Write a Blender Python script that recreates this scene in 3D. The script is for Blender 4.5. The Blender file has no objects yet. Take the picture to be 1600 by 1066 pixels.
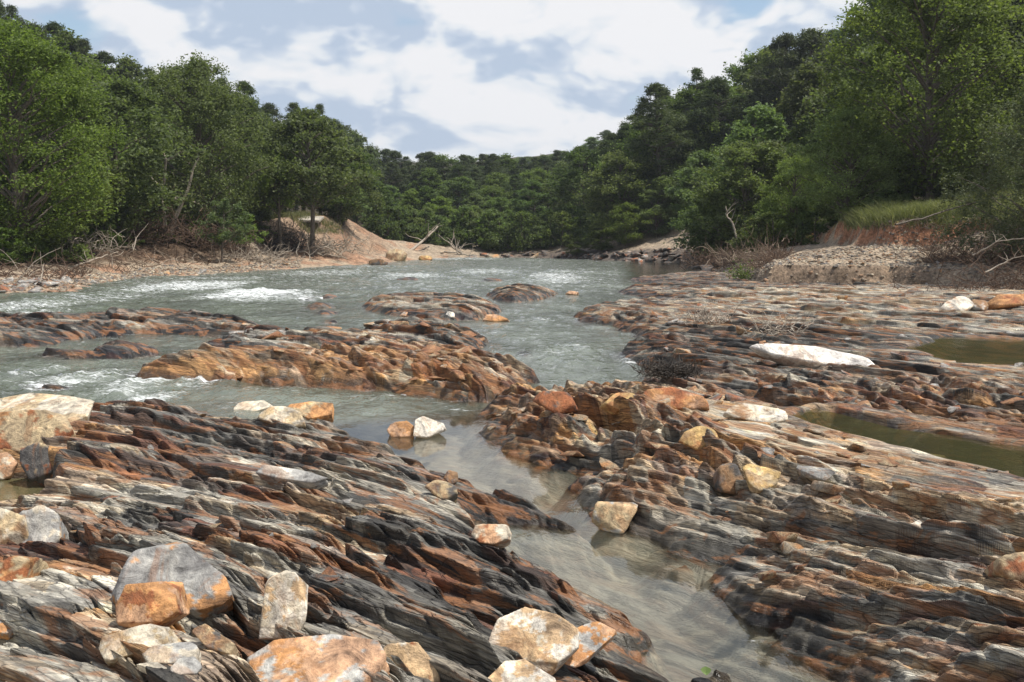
import bpy, bmesh, math, random
import numpy as np
from mathutils import Vector
random.seed(7); rng = np.random.default_rng(7)
scene = bpy.context.scene
COL = scene.collection
# ------------------------------------------------------------------ camera
H = 2.6; FPX = 35/36*1600; PITCH = math.atan((533-375)/FPX)
cam = bpy.data.cameras.new('camera'); camo = bpy.data.objects.new('camera', cam); COL.objects.link(camo)
camo.location = (0, 0, H); camo.rotation_euler = (math.pi/2-PITCH, 0, 0)
cam.lens = 35; cam.sensor_width = 36; cam.clip_end = 3000; cam.clip_start = 0.05
scene.camera = camo
# ------------------------------------------------------------------ world and sun
SUN_EL = math.radians(65); SUN_AZ = math.radians(104)      # azimuth from +Y towards +X
sdir = Vector((math.sin(SUN_AZ)*math.cos(SUN_EL), math.cos(SUN_AZ)*math.cos(SUN_EL), math.sin(SUN_EL)))
w = bpy.data.worlds.new('World'); scene.world = w; w.use_nodes = True
nt = w.node_tree; nt.nodes.clear()
def N(t, **k):
    n = nt.nodes.new(t)
    for a, b in k.items(): setattr(n, a, b)
    return n
def Lk(a, b): nt.links.new(a, b)
def math_(op, a, b=None, c=None, clamp=False):
    n = N('ShaderNodeMath', operation=op); n.use_clamp = clamp
    for i, v in enumerate((a, b, c)):
        if v is None: continue
        if isinstance(v, (int, float)): n.inputs[i].default_value = v
        else: Lk(v, n.inputs[i])
    return n.outputs[0]
def smooth(v, a, b):
    n = N('ShaderNodeMapRange', interpolation_type='SMOOTHSTEP'); Lk(v, n.inputs[0])
    n.inputs[1].default_value = a; n.inputs[2].default_value = b
    return n.outputs[0]
def mixc(f, a, b, blend='MIX'):
    n = N('ShaderNodeMix', data_type='RGBA', blend_type=blend)
    for s, v in ((0, f), (6, a), (7, b)):
        if isinstance(v, (int, float)): n.inputs[s].default_value = v
        elif isinstance(v, tuple): n.inputs[s].default_value = (*v, 1)
        else: Lk(v, n.inputs[s])
    return n.outputs[2]
sky = N('ShaderNodeTexSky', sky_type='NISHITA'); sky.sun_disc = False
sky.sun_elevation = SUN_EL; sky.sun_rotation = SUN_AZ; sky.altitude = 100; sky.air_density = 1.2; sky.dust_density = 1.5
bgs = N('ShaderNodeBackground'); bgs.inputs[1].default_value = 0.12; Lk(sky.outputs[0], bgs.inputs[0])
tc = N('ShaderNodeTexCoord'); sep = N('ShaderNodeSeparateXYZ'); Lk(tc.outputs['Generated'], sep.inputs[0])
yy = math_('ADD', math_('ABSOLUTE', sep.outputs[1]), 0.25)
az = math_('DIVIDE', sep.outputs[0], yy); el = math_('DIVIDE', sep.outputs[2], yy)
cmb = N('ShaderNodeCombineXYZ'); Lk(az, cmb.inputs[0]); Lk(math_('MULTIPLY', el, 1.9), cmb.inputs[1]); Lk(sep.outputs[1], cmb.inputs[2])
def cnoise(scale, det, rough, off=(0, 0, 0), dist=0.0):
    m = N('ShaderNodeMapping'); Lk(cmb.outputs[0], m.inputs[0]); m.inputs[1].default_value = off
    n = N('ShaderNodeTexNoise'); Lk(m.outputs[0], n.inputs[0])
    n.inputs['Scale'].default_value = scale; n.inputs['Detail'].default_value = det
    n.inputs['Roughness'].default_value = rough; n.inputs['Distortion'].default_value = dist
    return n.outputs[0]
def cfield(dx, de):                                         # cumulus density, sampled at an offset
    m = N('ShaderNodeMapping'); Lk(cmb.outputs[0], m.inputs[0]); m.inputs[1].default_value = (1.3+dx, .4+de, 0)
    wv = N('ShaderNodeTexNoise'); Lk(m.outputs[0], wv.inputs[0]); wv.inputs['Scale'].default_value = 5; wv.inputs['Detail'].default_value = 3
    va = N('ShaderNodeVectorMath', operation='MULTIPLY_ADD'); Lk(wv.outputs['Color'], va.inputs[0]); va.inputs[1].default_value = (.16, .16, .16); Lk(m.outputs[0], va.inputs[2])
    n1_ = N('ShaderNodeTexNoise'); Lk(va.outputs[0], n1_.inputs[0]); n1_.inputs['Scale'].default_value = 3.0; n1_.inputs['Detail'].default_value = 6; n1_.inputs['Roughness'].default_value = .55
    vo = N('ShaderNodeTexVoronoi', feature='F1'); Lk(va.outputs[0], vo.inputs['Vector']); vo.inputs['Scale'].default_value = 8; vo.inputs['Detail'].default_value = 3; vo.inputs['Roughness'].default_value = .6
    return math_('ADD', math_('MULTIPLY', n1_.outputs[0], .95), math_('MULTIPLY', vo.outputs['Distance'], -.42))
D0 = cfield(0, 0); D1_ = cfield(.015, .05); shade = cnoise(3.2, 5, .5, (7, 3.3, 0))
def gblob(a0, e0, ra, re):                                  # round patch of sky about a direction
    da = math_('DIVIDE', math_('SUBTRACT', az, a0), ra); de = math_('DIVIDE', math_('SUBTRACT', el, e0), re)
    r2 = math_('ADD', math_('MULTIPLY', da, da), math_('MULTIPLY', de, de))
    return math_('EXPONENT', math_('MULTIPLY', r2, -1.0))
def dirpx(px, py):                                          # (azimuth, elevation) coordinates used by the cloud field
    cx, cy = px-800, 533-py
    d = Vector((cx, FPX*math.cos(PITCH)+cy*math.sin(PITCH), -FPX*math.sin(PITCH)+cy*math.cos(PITCH))).normalized()
    return d.x/(abs(d.y)+.25), d.z/(abs(d.y)+.25)
KA = 1/FPX*0.8
def blobpx(px, py, rx, ry):
    a, e = dirpx(px, py); return gblob(a, e, rx*KA, ry*KA)
dens = math_('ADD', math_('ADD', math_('ADD', D0, .60), math_('MULTIPLY', gblob(0, .34, 1.0, .16), .2)), math_('MULTIPLY', gblob(0, .02, .9, .10), .12))  # first blob: unseen cloud bank above the view, added to lighten water reflections
dens = math_('SUBTRACT', dens, math_('MULTIPLY', smooth(sep.outputs[2], .50, .85), .30))  # cover thinned high overhead, out of view, to cut ambient light
for (px, py, rx, ry, k) in ((120, 30, 70, 50, -.34), (650, 30, 75, 45, -.24), (735, 170, 60, 40, -.12), (1190, 5, 60, 30, -.25), (560, 95, 60, 25, -.06),
                            (300, 40, 130, 70, .12), (470, 60, 190, 60, .15), (1000, 90, 300, 120, .12), (650, 190, 300, 60, .12), (1280, 60, 120, 60, .1)):
    dens = math_('ADD', dens, math_('MULTIPLY', blobpx(px, py, rx, ry), k))
mask = smooth(dens, 0.40, 0.62)
# darker flat undersides of the cumulus, brighter heads; plus the added glow of the unseen bank above the view
bright = math_('ADD', math_('ADD', math_('MULTIPLY', shade, 0.55), math_('ADD', .44, math_('MULTIPLY', gblob(0, .36, 1.0, .14), .16))), math_('MULTIPLY', math_('SUBTRACT', D0, D1_), 2.0))
for (px, py, rx, ry, k) in ((500, 55, 150, 60, -.20), (560, 85, 130, 35, -.08), (870, 60, 200, 60, -.04), (290, 30, 90, 60, .13), (640, 95, 90, 30, .10), (1110, 50, 110, 90, .12), (930, 110, 150, 60, .05), (440, 130, 60, 30, .05), (430, 175, 200, 30, .0)):
    bright = math_('ADD', bright, math_('MULTIPLY', blobpx(px, py, rx, ry), k))
cr = N('ShaderNodeValToRGB'); Lk(bright, cr.inputs[0]); e = cr.color_ramp.elements
e[0].position = .42; e[0].color = (.50, .60, .75, 1); e[1].position = .86; e[1].color = (.93, .93, .95, 1)
x_ = e.new(.56); x_.color = (.62, .70, .82, 1); x_ = e.new(.68); x_.color = (.82, .86, .91, 1)
bgc = N('ShaderNodeBackground'); Lk(cr.outputs[0], bgc.inputs[0]); bgc.inputs[1].default_value = 0.80
ms = N('ShaderNodeMixShader'); Lk(mask, ms.inputs[0]); Lk(bgs.outputs[0], ms.inputs[1]); Lk(bgc.outputs[0], ms.inputs[2])
out = N('ShaderNodeOutputWorld'); Lk(ms.outputs[0], out.inputs[0])
sl = bpy.data.lights.new('sun', 'SUN'); sl.energy = 4.6; sl.angle = math.radians(0.55); sl.color = (1, .955, .88)
so = bpy.data.objects.new('sun', sl); COL.objects.link(so); so.rotation_euler = sdir.to_track_quat('Z', 'Y').to_euler(); so.location = (30, 10, 60)
scene.view_settings.view_transform = 'Standard'; scene.view_settings.look = 'None'
scene.view_settings.exposure = 0.3; scene.view_settings.gamma = 1
scene.cycles.max_bounces = 6; scene.cycles.transparent_max_bounces = 8; scene.cycles.diffuse_bounces = 2
scene.cycles.glossy_bounces = 3; scene.cycles.transmission_bounces = 3

# ------------------------------------------------------------------ helpers
CT, ST = math.cos(PITCH), math.sin(PITCH)
def ray(px, py):
    cx, cy = px-800, 533-py
    return np.array([cx, FPX*CT+cy*ST, -FPX*ST+cy*CT])
def P(px, py, z=0.0):                                       # world point at height z seen at a photo pixel
    d = ray(px, py); return d*((z-H)/d[2]) + np.array([0, 0, H])
def PY(px, py, Y):                                          # world point at depth Y
    d = ray(px, py); return d*(Y/d[1]) + np.array([0, 0, H])
def hsh(ix, iy, seed):
    ix = np.asarray(ix).astype(np.int64); iy = np.asarray(iy).astype(np.int64)
    h = (ix*374761393 + iy*668265263 + seed*982451653) & 0x7fffffff
    h = ((h ^ (h >> 13))*1274126177) & 0x7fffffff
    h = ((h ^ (h >> 15))*2246822519) & 0x7fffffff
    return ((h ^ (h >> 12)) & 0xffff).astype(np.float32)/65535.0
def vn(x, y, seed=0):
    ix = np.floor(x); iy = np.floor(y); fx = x-ix; fy = y-iy
    fx = fx*fx*(3-2*fx); fy = fy*fy*(3-2*fy)
    a = hsh(ix, iy, seed); b = hsh(ix+1, iy, seed); c = hsh(ix, iy+1, seed); d = hsh(ix+1, iy+1, seed)
    return (a+(b-a)*fx)*(1-fy)+(c+(d-c)*fx)*fy
def fbm(x, y, o=4, seed=0, g=0.5):
    s = 0; a = 1; t = 0
    for i in range(o):
        s = s+a*vn(x*2**i+i*17.3, y*2**i-i*9.1, seed+i); t += a; a *= g
    return s/t*2-1
def vn3(p, seed=0):
    i = np.floor(p).astype(np.int64); f = p-i; f = f*f*(3-2*f); r = 0
    for dz in (0, 1):
        for dx in (0, 1):
            for dy in (0, 1):
                wgt = (f[:, 0] if dx else 1-f[:, 0])*(f[:, 1] if dy else 1-f[:, 1])*(f[:, 2] if dz else 1-f[:, 2])
                r = r+wgt*hsh(i[:, 0]+dx, i[:, 1]+dy, seed+(i[:, 2]+dz)*131)
    return r
def fbm3(p, o=4, seed=0, g=.5):
    s = 0; a = 1; t = 0
    for k in range(o):
        s = s+a*vn3(p*2**k+k*5.7, seed+k*7); t += a; a *= g
    return s/t*2-1
def sst(x, a, b):
    t = np.clip((x-a)/(b-a), 0, 1); return t*t*(3-2*t)
def voro(s, t, Ls, Lt, seed, jit=.9):
    s = s/Ls; t = t/Lt
    i0 = np.floor(s); j0 = np.floor(t)
    f1 = np.full(s.shape, 9., np.float32); f2 = f1.copy(); bi = i0.copy(); bj = j0.copy(); ds = f1*0; dt = f1*0
    for di in (-1, 0, 1):
        for dj in (-1, 0, 1):
            ci = i0+di; cj = j0+dj
            px = ci+.5+jit*(hsh(ci, cj, seed)-.5); py = cj+.5+jit*(hsh(ci, cj, seed+1)-.5)
            dx = s-px; dy = t-py; d = np.maximum(np.abs(dx)*1.1+np.abs(dy)*.35, np.abs(dy)+np.abs(dx)*.2)
            m = d < f1
            f2 = np.where(m, f1, np.minimum(f2, d)); f1 = np.where(m, d, f1)
            bi = np.where(m, ci, bi); bj = np.where(m, cj, bj); ds = np.where(m, dx, ds); dt = np.where(m, dy, dt)
    return bi, bj, ds*Ls, dt*Lt, f2-f1
def polydist(x, y, poly):                                   # signed distance, positive inside
    best = np.full(x.shape, 1e9, np.float32); ins = np.zeros(x.shape, bool); n = len(poly)
    for i in range(n):
        ax, ay = poly[i][:2]; bx, by = poly[(i+1) % n][:2]
        ex, ey = bx-ax, by-ay; L = ex*ex+ey*ey+1e-9
        t = np.clip(((x-ax)*ex+(y-ay)*ey)/L, 0, 1)
        best = np.minimum(best, (x-ax-t*ex)**2+(y-ay-t*ey)**2)
        if abs(ey) > 1e-9: ins ^= ((ay > y) != (by > y)) & (x < ex*(y-ay)/ey+ax)
    return np.where(ins, 1, -1)*np.sqrt(best)
def mesh_np(name, V, F, mat=None, parent=None, cols=None, attrs=None, smooth_=False, link=True, extra_mats=None, midx=None):
    me = bpy.data.meshes.new(name); V = np.asarray(V, np.float32); F = np.asarray(F, np.int32); k = F.shape[1]
    me.vertices.add(len(V)); me.vertices.foreach_set('co', V.ravel())
    me.loops.add(F.size); me.loops.foreach_set('vertex_index', F.ravel())
    me.polygons.add(len(F)); me.polygons.foreach_set('loop_start', np.arange(0, F.size, k, dtype=np.int32))
    if smooth_: me.polygons.foreach_set('use_smooth', np.ones(len(F), bool))
    me.update(calc_edges=True)
    if cols is not None:
        a = me.color_attributes.new('col', 'FLOAT_COLOR', 'POINT')
        c = np.ones((len(V), 4), np.float32); c[:, :3] = cols; a.data.foreach_set('color', c.ravel())
    if attrs:
        for kx, v in attrs.items():
            a = me.attributes.new(kx, 'FLOAT', 'POINT'); a.data.foreach_set('value', np.asarray(v, np.float32))
    if mat: me.materials.append(mat)
    o = bpy.data.objects.new(name, me)
    if link: COL.objects.link(o)
    if parent: o.parent = parent
    return o
def tag(o, label=None, cat=None, group=None, kind=None):
    if label: o['label'] = label
    if cat: o['category'] = cat
    if group: o['group'] = group
    if kind: o['kind'] = kind
    return o
def empty(name, loc, rz=0):
    o = bpy.data.objects.new(name, None); COL.objects.link(o); o.location = loc; o.rotation_euler = (0, 0, rz); o.empty_display_size = .2
    return o
def tubes(paths, sides=5):
    """paths: list of (pts Nx3, radii N) -> V, F quads"""
    Vs, Fs = [], []; base = 0
    for pts, rad in paths:
        pts = np.asarray(pts, float); n = len(pts)
        T = np.gradient(pts, axis=0); T /= np.linalg.norm(T, axis=1)[:, None]+1e-9
        ref = np.array([0, 0, 1.]) if abs(T[0][2]) < .9 else np.array([1., 0, 0])
        A = np.cross(T, ref); A /= np.linalg.norm(A, axis=1)[:, None]+1e-9; B = np.cross(T, A)
        ang = np.arange(sides)*2*math.pi/sides
        ring = pts[:, None, :]+np.asarray(rad)[:, None, None]*(A[:, None, :]*np.cos(ang)[None, :, None]+B[:, None, :]*np.sin(ang)[None, :, None])
        Vs.append(ring.reshape(-1, 3))
        i = np.arange(n-1)[:, None]*sides; j = np.arange(sides)[None, :]; j2 = (j+1) % sides
        Fs.append(np.stack([i+j, i+j2, i+sides+j2, i+sides+j], -1).reshape(-1, 4)+base); base += n*sides
    return np.concatenate(Vs), np.concatenate(Fs)

# ------------------------------------------------------------------ materials
def newmat(name):
    global nt
    m = bpy.data.materials.new(name); m.use_nodes = True; nt = m.node_tree; nt.nodes.clear()
    o = N('ShaderNodeOutputMaterial'); return m, o
def attr(name):
    n = N('ShaderNodeAttribute'); n.attribute_name = name; return n
def noise(vec, scale, det=4, rough=.55, dist=0):
    n = N('ShaderNodeTexNoise')
    if vec is not None: Lk(vec, n.inputs[0])
    n.inputs['Scale'].default_value = scale; n.inputs['Detail'].default_value = det; n.inputs['Roughness'].default_value = rough
    n.inputs['Distortion'].default_value = dist
    return n.outputs[0]
def ramp(v, stops):
    n = N('ShaderNodeValToRGB'); Lk(v, n.inputs[0]); el_ = n.color_ramp.elements
    el_[0].position = stops[0][0]; el_[0].color = (*stops[0][1], 1); el_[1].position = stops[-1][0]; el_[1].color = (*stops[-1][1], 1)
    for p, c in stops[1:-1]: k = el_.new(p); k.color = (*c, 1)
    return n.outputs[0]
U = np.array([.70, -.714]); U /= np.linalg.norm(U); NV = np.array([-U[1], U[0]])   # strike and the direction across it
DIP = math.radians(35)
def rock_material(name, world_strata=True, fine=1.0, stainy=1.0):
    m, o = newmat(name)
    t = N('ShaderNodeTexCoord')
    def dot(v):
        n = N('ShaderNodeVectorMath', operation='DOT_PRODUCT'); Lk(t.outputs['Object'], n.inputs[0]); n.inputs[1].default_value = v; return n.outputs['Value']
    if world_strata:
        sa = attr('across').outputs['Fac']; ta_ = attr('along').outputs['Fac']; za = dot((0, 0, 1))
        s = math_('ADD', math_('MULTIPLY', sa, math.sin(DIP)), math_('MULTIPLY', za, math.cos(DIP))); tt = ta_
        ww = math_('SUBTRACT', math_('MULTIPLY', sa, math.cos(DIP)), math_('MULTIPLY', za, math.sin(DIP)))
    else:
        s = dot((.1, .05, 1)); tt = dot((1, 0, -.1)); ww = dot((0, 1, -.05))
    def vec(a, b, c):
        if not world_strata: a, b, c = a*.34, b*2.4, c*1.4
        n = N('ShaderNodeCombineXYZ'); Lk(math_('MULTIPLY', s, a*fine), n.inputs[0]); Lk(math_('MULTIPLY', tt, b*fine), n.inputs[1]); Lk(math_('MULTIPLY', ww, c*fine), n.inputs[2]); return n.outputs[0]
    streak = noise(vec(26, 2.6, 4.5), 1, 8, .72, .9)
    fineN = noise(vec(90, 16, 26), 1, 5, .68)
    blot = noise(vec(3.0, 1.6, 2.2), 1, 6, .62, .4)
    rustm = noise(vec(5, 1.5, 2.5), 1, 6, .65, .8)
    speck = noise(t.outputs['Object'], 60*fine, 3, .6)
    c = attr('col').outputs['Color']
    f1 = ramp(streak, [(.32, (.26, .24, .23)), (.43, (.70, .68, .66)), (.54, (1.08, 1.05, 1)), (.68, (1.65, 1.58, 1.46))])
    dryf = math_('SUBTRACT', 1.0, math_('MULTIPLY', attr('sub').outputs['Fac'], .75))
    c = mixc(dryf, c, f1, 'MULTIPLY')
    f2 = ramp(blot, [(.3, (.62, .60, .62)), (.5, (1, 1, 1)), (.72, (1.35, 1.28, 1.15))])
    c = mixc(1.0, c, f2, 'MULTIPLY')
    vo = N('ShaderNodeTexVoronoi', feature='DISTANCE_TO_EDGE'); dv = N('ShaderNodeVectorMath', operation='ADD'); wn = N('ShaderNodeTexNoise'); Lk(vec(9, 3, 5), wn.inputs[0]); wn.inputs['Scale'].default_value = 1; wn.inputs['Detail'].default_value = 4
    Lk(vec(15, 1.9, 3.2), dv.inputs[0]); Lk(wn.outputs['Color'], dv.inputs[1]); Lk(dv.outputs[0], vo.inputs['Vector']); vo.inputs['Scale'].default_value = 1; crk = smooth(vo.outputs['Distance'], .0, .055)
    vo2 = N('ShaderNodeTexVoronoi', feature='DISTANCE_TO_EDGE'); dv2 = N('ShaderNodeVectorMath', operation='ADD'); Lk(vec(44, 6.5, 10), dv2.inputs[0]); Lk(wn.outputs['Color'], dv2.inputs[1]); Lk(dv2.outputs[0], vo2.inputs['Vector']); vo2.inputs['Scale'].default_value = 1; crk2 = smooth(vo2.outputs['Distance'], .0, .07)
    rm = math_('MULTIPLY', math_('MULTIPLY', smooth(rustm, .51, .59), .70*stainy), dryf)
    c = mixc(rm, c, mixc(speck, (.19, .068, .028), (.42, .20, .075)))
    gm = math_('MULTIPLY', smooth(noise(vec(2.6, 1.2, 2), 1.3, 7, .7, .5), .57, .64), .30*stainy)
    c = mixc(gm, c, mixc(speck, (.22, .22, .205), (.42, .40, .35)))
    c = mixc(1.0, c, ramp(fineN, [(.3, (.75, .75, .75)), (.7, (1.22, 1.22, 1.22))]), 'MULTIPLY')
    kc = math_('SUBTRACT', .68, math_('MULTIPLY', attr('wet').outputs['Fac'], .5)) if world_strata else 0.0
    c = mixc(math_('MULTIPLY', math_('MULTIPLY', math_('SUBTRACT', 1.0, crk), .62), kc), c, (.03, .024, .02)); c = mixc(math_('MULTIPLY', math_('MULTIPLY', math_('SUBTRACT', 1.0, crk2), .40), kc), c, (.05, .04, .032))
    b = N('ShaderNodeBsdfPrincipled'); Lk(c, b.inputs['Base Color'])
    wet = attr('wet').outputs['Fac']
    Lk(math_('SUBTRACT', math_('ADD', .62, math_('MULTIPLY', speck, .25)), math_('MULTIPLY', wet, .42)), b.inputs['Roughness'])
    b.inputs['Specular IOR Level'].default_value = .42
    hsum = math_('ADD', math_('ADD', math_('MULTIPLY', streak, 1.0), math_('MULTIPLY', fineN, .35)), math_('ADD', math_('MULTIPLY', blot, .5), math_('MULTIPLY', speck, .12)))
    hsum = math_('ADD', hsum, math_('MULTIPLY', math_('ADD', math_('MULTIPLY', crk, .9), math_('MULTIPLY', crk2, .45)), kc))
    bp = N('ShaderNodeBump'); bp.inputs['Strength'].default_value = .9; bp.inputs['Distance'].default_value = .03/fine; Lk(hsum, bp.inputs['Height']); Lk(bp.outputs[0], b.inputs['Normal'])
    Lk(b.outputs[0], o.inputs[0]); return m
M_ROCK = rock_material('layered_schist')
M_STONE = rock_material('loose_schist', False, 1.0, .55)
M_FARSTONE = rock_material('far_stone', False, .35, .7)
def soil_material():
    m, o = newmat('ground_soil'); t = N('ShaderNodeTexCoord').outputs['Object']
    c = attr('col').outputs['Color']
    c = mixc(1, c, ramp(noise(t, .9, 8, .7), [(.3, (.5, .48, .46)), (.5, (1, 1, 1)), (.7, (1.45, 1.4, 1.32))]), 'MULTIPLY')
    c = mixc(1, c, ramp(noise(t, 7, 6, .7), [(.33, (.45, .45, .45)), (.5, (1, 1, 1)), (.68, (1.6, 1.55, 1.5))]), 'MULTIPLY')
    b = N('ShaderNodeBsdfPrincipled'); Lk(c, b.inputs['Base Color']); b.inputs['Roughness'].default_value = .95; b.inputs['Specular IOR Level'].default_value = .1
    bp = N('ShaderNodeBump'); bp.inputs['Strength'].default_value = 1; bp.inputs['Distance'].default_value = .12; Lk(noise(t, 4, 8, .7), bp.inputs['Height']); Lk(bp.outputs[0], b.inputs['Normal'])
    Lk(b.outputs[0], o.inputs[0]); return m
M_SOIL = soil_material()
def leaf_material(name, c1, c2, c3, trans=.45, varia=.5):
    m, o = newmat(name); g = N('ShaderNodeNewGeometry'); oi = N('ShaderNodeObjectInfo')
    r = g.outputs['Random Per Island']
    c = ramp(r, [(0, c1), (.5, c2), (1, c3)])
    hs = N('ShaderNodeHueSaturation'); Lk(c, hs.inputs['Color'])
    Lk(math_('ADD', .485, math_('MULTIPLY', oi.outputs['Random'], .035)), hs.inputs['Hue'])
    Lk(math_('ADD', 1-varia*.4, math_('MULTIPLY', math_('FRACT', math_('MULTIPLY', oi.outputs['Random'], 7.31)), varia)), hs.inputs['Value'])
    Lk(math_('ADD', .68, math_('MULTIPLY', math_('FRACT', math_('MULTIPLY', oi.outputs['Random'], 3.7)), .3)), hs.inputs['Saturation'])
    b = N('ShaderNodeBsdfPrincipled'); Lk(hs.outputs[0], b.inputs['Base Color']); b.inputs['Roughness'].default_value = .6; b.inputs['Specular IOR Level'].default_value = .16
    tr = N('ShaderNodeBsdfTranslucent'); Lk(mixc(1, hs.outputs[0], (1.25, 1.35, .6), 'MULTIPLY'), tr.inputs[0])
    mx = N('ShaderNodeMixShader'); mx.inputs[0].default_value = trans; Lk(b.outputs[0], mx.inputs[1]); Lk(tr.outputs[0], mx.inputs[2]); Lk(mx.outputs[0], o.inputs[0]); return m
M_LEAF = leaf_material('broad_leaves', (.052, .076, .018), (.095, .132, .030), (.155, .198, .05))
M_LEAFL = leaf_material('light_leaves', (.078, .115, .026), (.125, .18, .040), (.18, .245, .065))
M_PINE = leaf_material('pine_needles', (.034, .050, .018), (.058, .082, .027), (.10, .125, .042), .3, .35)
M_DUSTY = leaf_material('dusty_leaves', (.055, .07, .025), (.09, .105, .038), (.14, .15, .062), .25, .3)
M_GRASS = leaf_material('grass_blades', (.09, .11, .03), (.16, .17, .05), (.25, .24, .09), .35, .3)
M_DRY = leaf_material('dry_grass', (.16, .11, .06), (.26, .19, .11), (.36, .28, .17), .2, .3)
def wood_material(name, c1, c2):
    m, o = newmat(name); t = N('ShaderNodeTexCoord').outputs['Object']; mp = N('ShaderNodeMapping'); Lk(t, mp.inputs[0]); mp.inputs[3].default_value = (6, 6, 1.2)
    n = noise(mp.outputs[0], 2.2, 6, .65); c = ramp(n, [(.3, c1), (.7, c2)])
    b = N('ShaderNodeBsdfPrincipled'); Lk(c, b.inputs['Base Color']); b.inputs['Roughness'].default_value = .9
    bp = N('ShaderNodeBump'); bp.inputs['Strength'].default_value = .7; bp.inputs['Distance'].default_value = .03; Lk(n, bp.inputs['Height']); Lk(bp.outputs[0], b.inputs['Normal'])
    Lk(b.outputs[0], o.inputs[0]); return m
M_BARK = wood_material('bark', (.05, .04, .03), (.17, .14, .11))
M_DRIFT = wood_material('driftwood', (.20, .16, .12), (.46, .40, .32))
M_ROOT = wood_material('roots', (.045, .026, .016), (.15, .092, .058))
M_SNAG = wood_material('dark_debris', (.02, .017, .015), (.09, .075, .06))
def water_material(name, deep, clear_t, bump_scale=1.0):
    m, o = newmat(name); t = N('ShaderNodeTexCoord').outputs['Object']
    foam = attr('foam').outputs['Fac']; murk = attr('murk').outputs['Fac']; rough = attr('ripple').outputs['Fac']
    mp = N('ShaderNodeMapping'); Lk(t, mp.inputs[0]); mp.inputs[3].default_value = (1, .55, 1)
    n1 = noise(mp.outputs[0], 3.2, 4, .6, .3); n2 = noise(mp.outputs[0], 14, 3, .6)
    hh = math_('ADD', math_('MULTIPLY', n1, 1.0), math_('MULTIPLY', n2, .28))
    bp = N('ShaderNodeBump'); Lk(math_('MULTIPLY', rough, 1.0), bp.inputs['Strength']); bp.inputs['Distance'].default_value = .16*bump_scale; Lk(hh, bp.inputs['Height'])
    tint = N('ShaderNodeBsdfTransparent'); tint.inputs[0].default_value = (*clear_t, 1)
    df = N('ShaderNodeBsdfDiffuse'); Lk(mixc(smooth(noise(t, .35, 6, .65), .35, .65), tuple(v*.72 for v in deep), tuple(v*1.45 for v in deep)), df.inputs[0])
    body = N('ShaderNodeMixShader'); Lk(murk, body.inputs[0]); Lk(tint.outputs[0], body.inputs[1]); Lk(df.outputs[0], body.inputs[2])
    fr = N('ShaderNodeFresnel'); fr.inputs[0].default_value = 1.45; Lk(bp.outputs[0], fr.inputs['Normal'])
    gl = N('ShaderNodeBsdfGlossy'); gl.inputs['Roughness'].default_value = .06; Lk(bp.outputs[0], gl.inputs['Normal'])
    mx = N('ShaderNodeMixShader'); Lk(fr.outputs[0], mx.inputs[0]); Lk(body.outputs[0], mx.inputs[1]); Lk(gl.outputs[0], mx.inputs[2])
    mf = N('ShaderNodeMapping'); Lk(t, mf.inputs[0]); mf.inputs[2].default_value = (0, 0, math.radians(14)); mf.inputs[3].default_value = (.75, 2.5, 1)
    fn = noise(mf.outputs[0], 2.2, 9, .72, .7); fn2 = noise(t, 17, 5, .7)
    fv = math_('ADD', math_('ADD', math_('MULTIPLY', fn, 2.3), math_('MULTIPLY', fn2, .9)), math_('SUBTRACT', foam, 2.06))
    fm = math_('MULTIPLY', smooth(fv, -.10, .55), .88)
    fd = N('ShaderNodeBsdfDiffuse'); fd.inputs[0].default_value = (.74, .76, .75, 1)
    m2 = N('ShaderNodeMixShader'); Lk(fm, m2.inputs[0]); Lk(mx.outputs[0], m2.inputs[1]); Lk(fd.outputs[0], m2.inputs[2]); Lk(m2.outputs[0], o.inputs[0]); return m
M_RIVER = water_material('river_water', (.105, .120, .092), (.92, .91, .85))
M_POOL = water_material('pool_water', (.22, .20, .10), (.72, .66, .42), .5)

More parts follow.
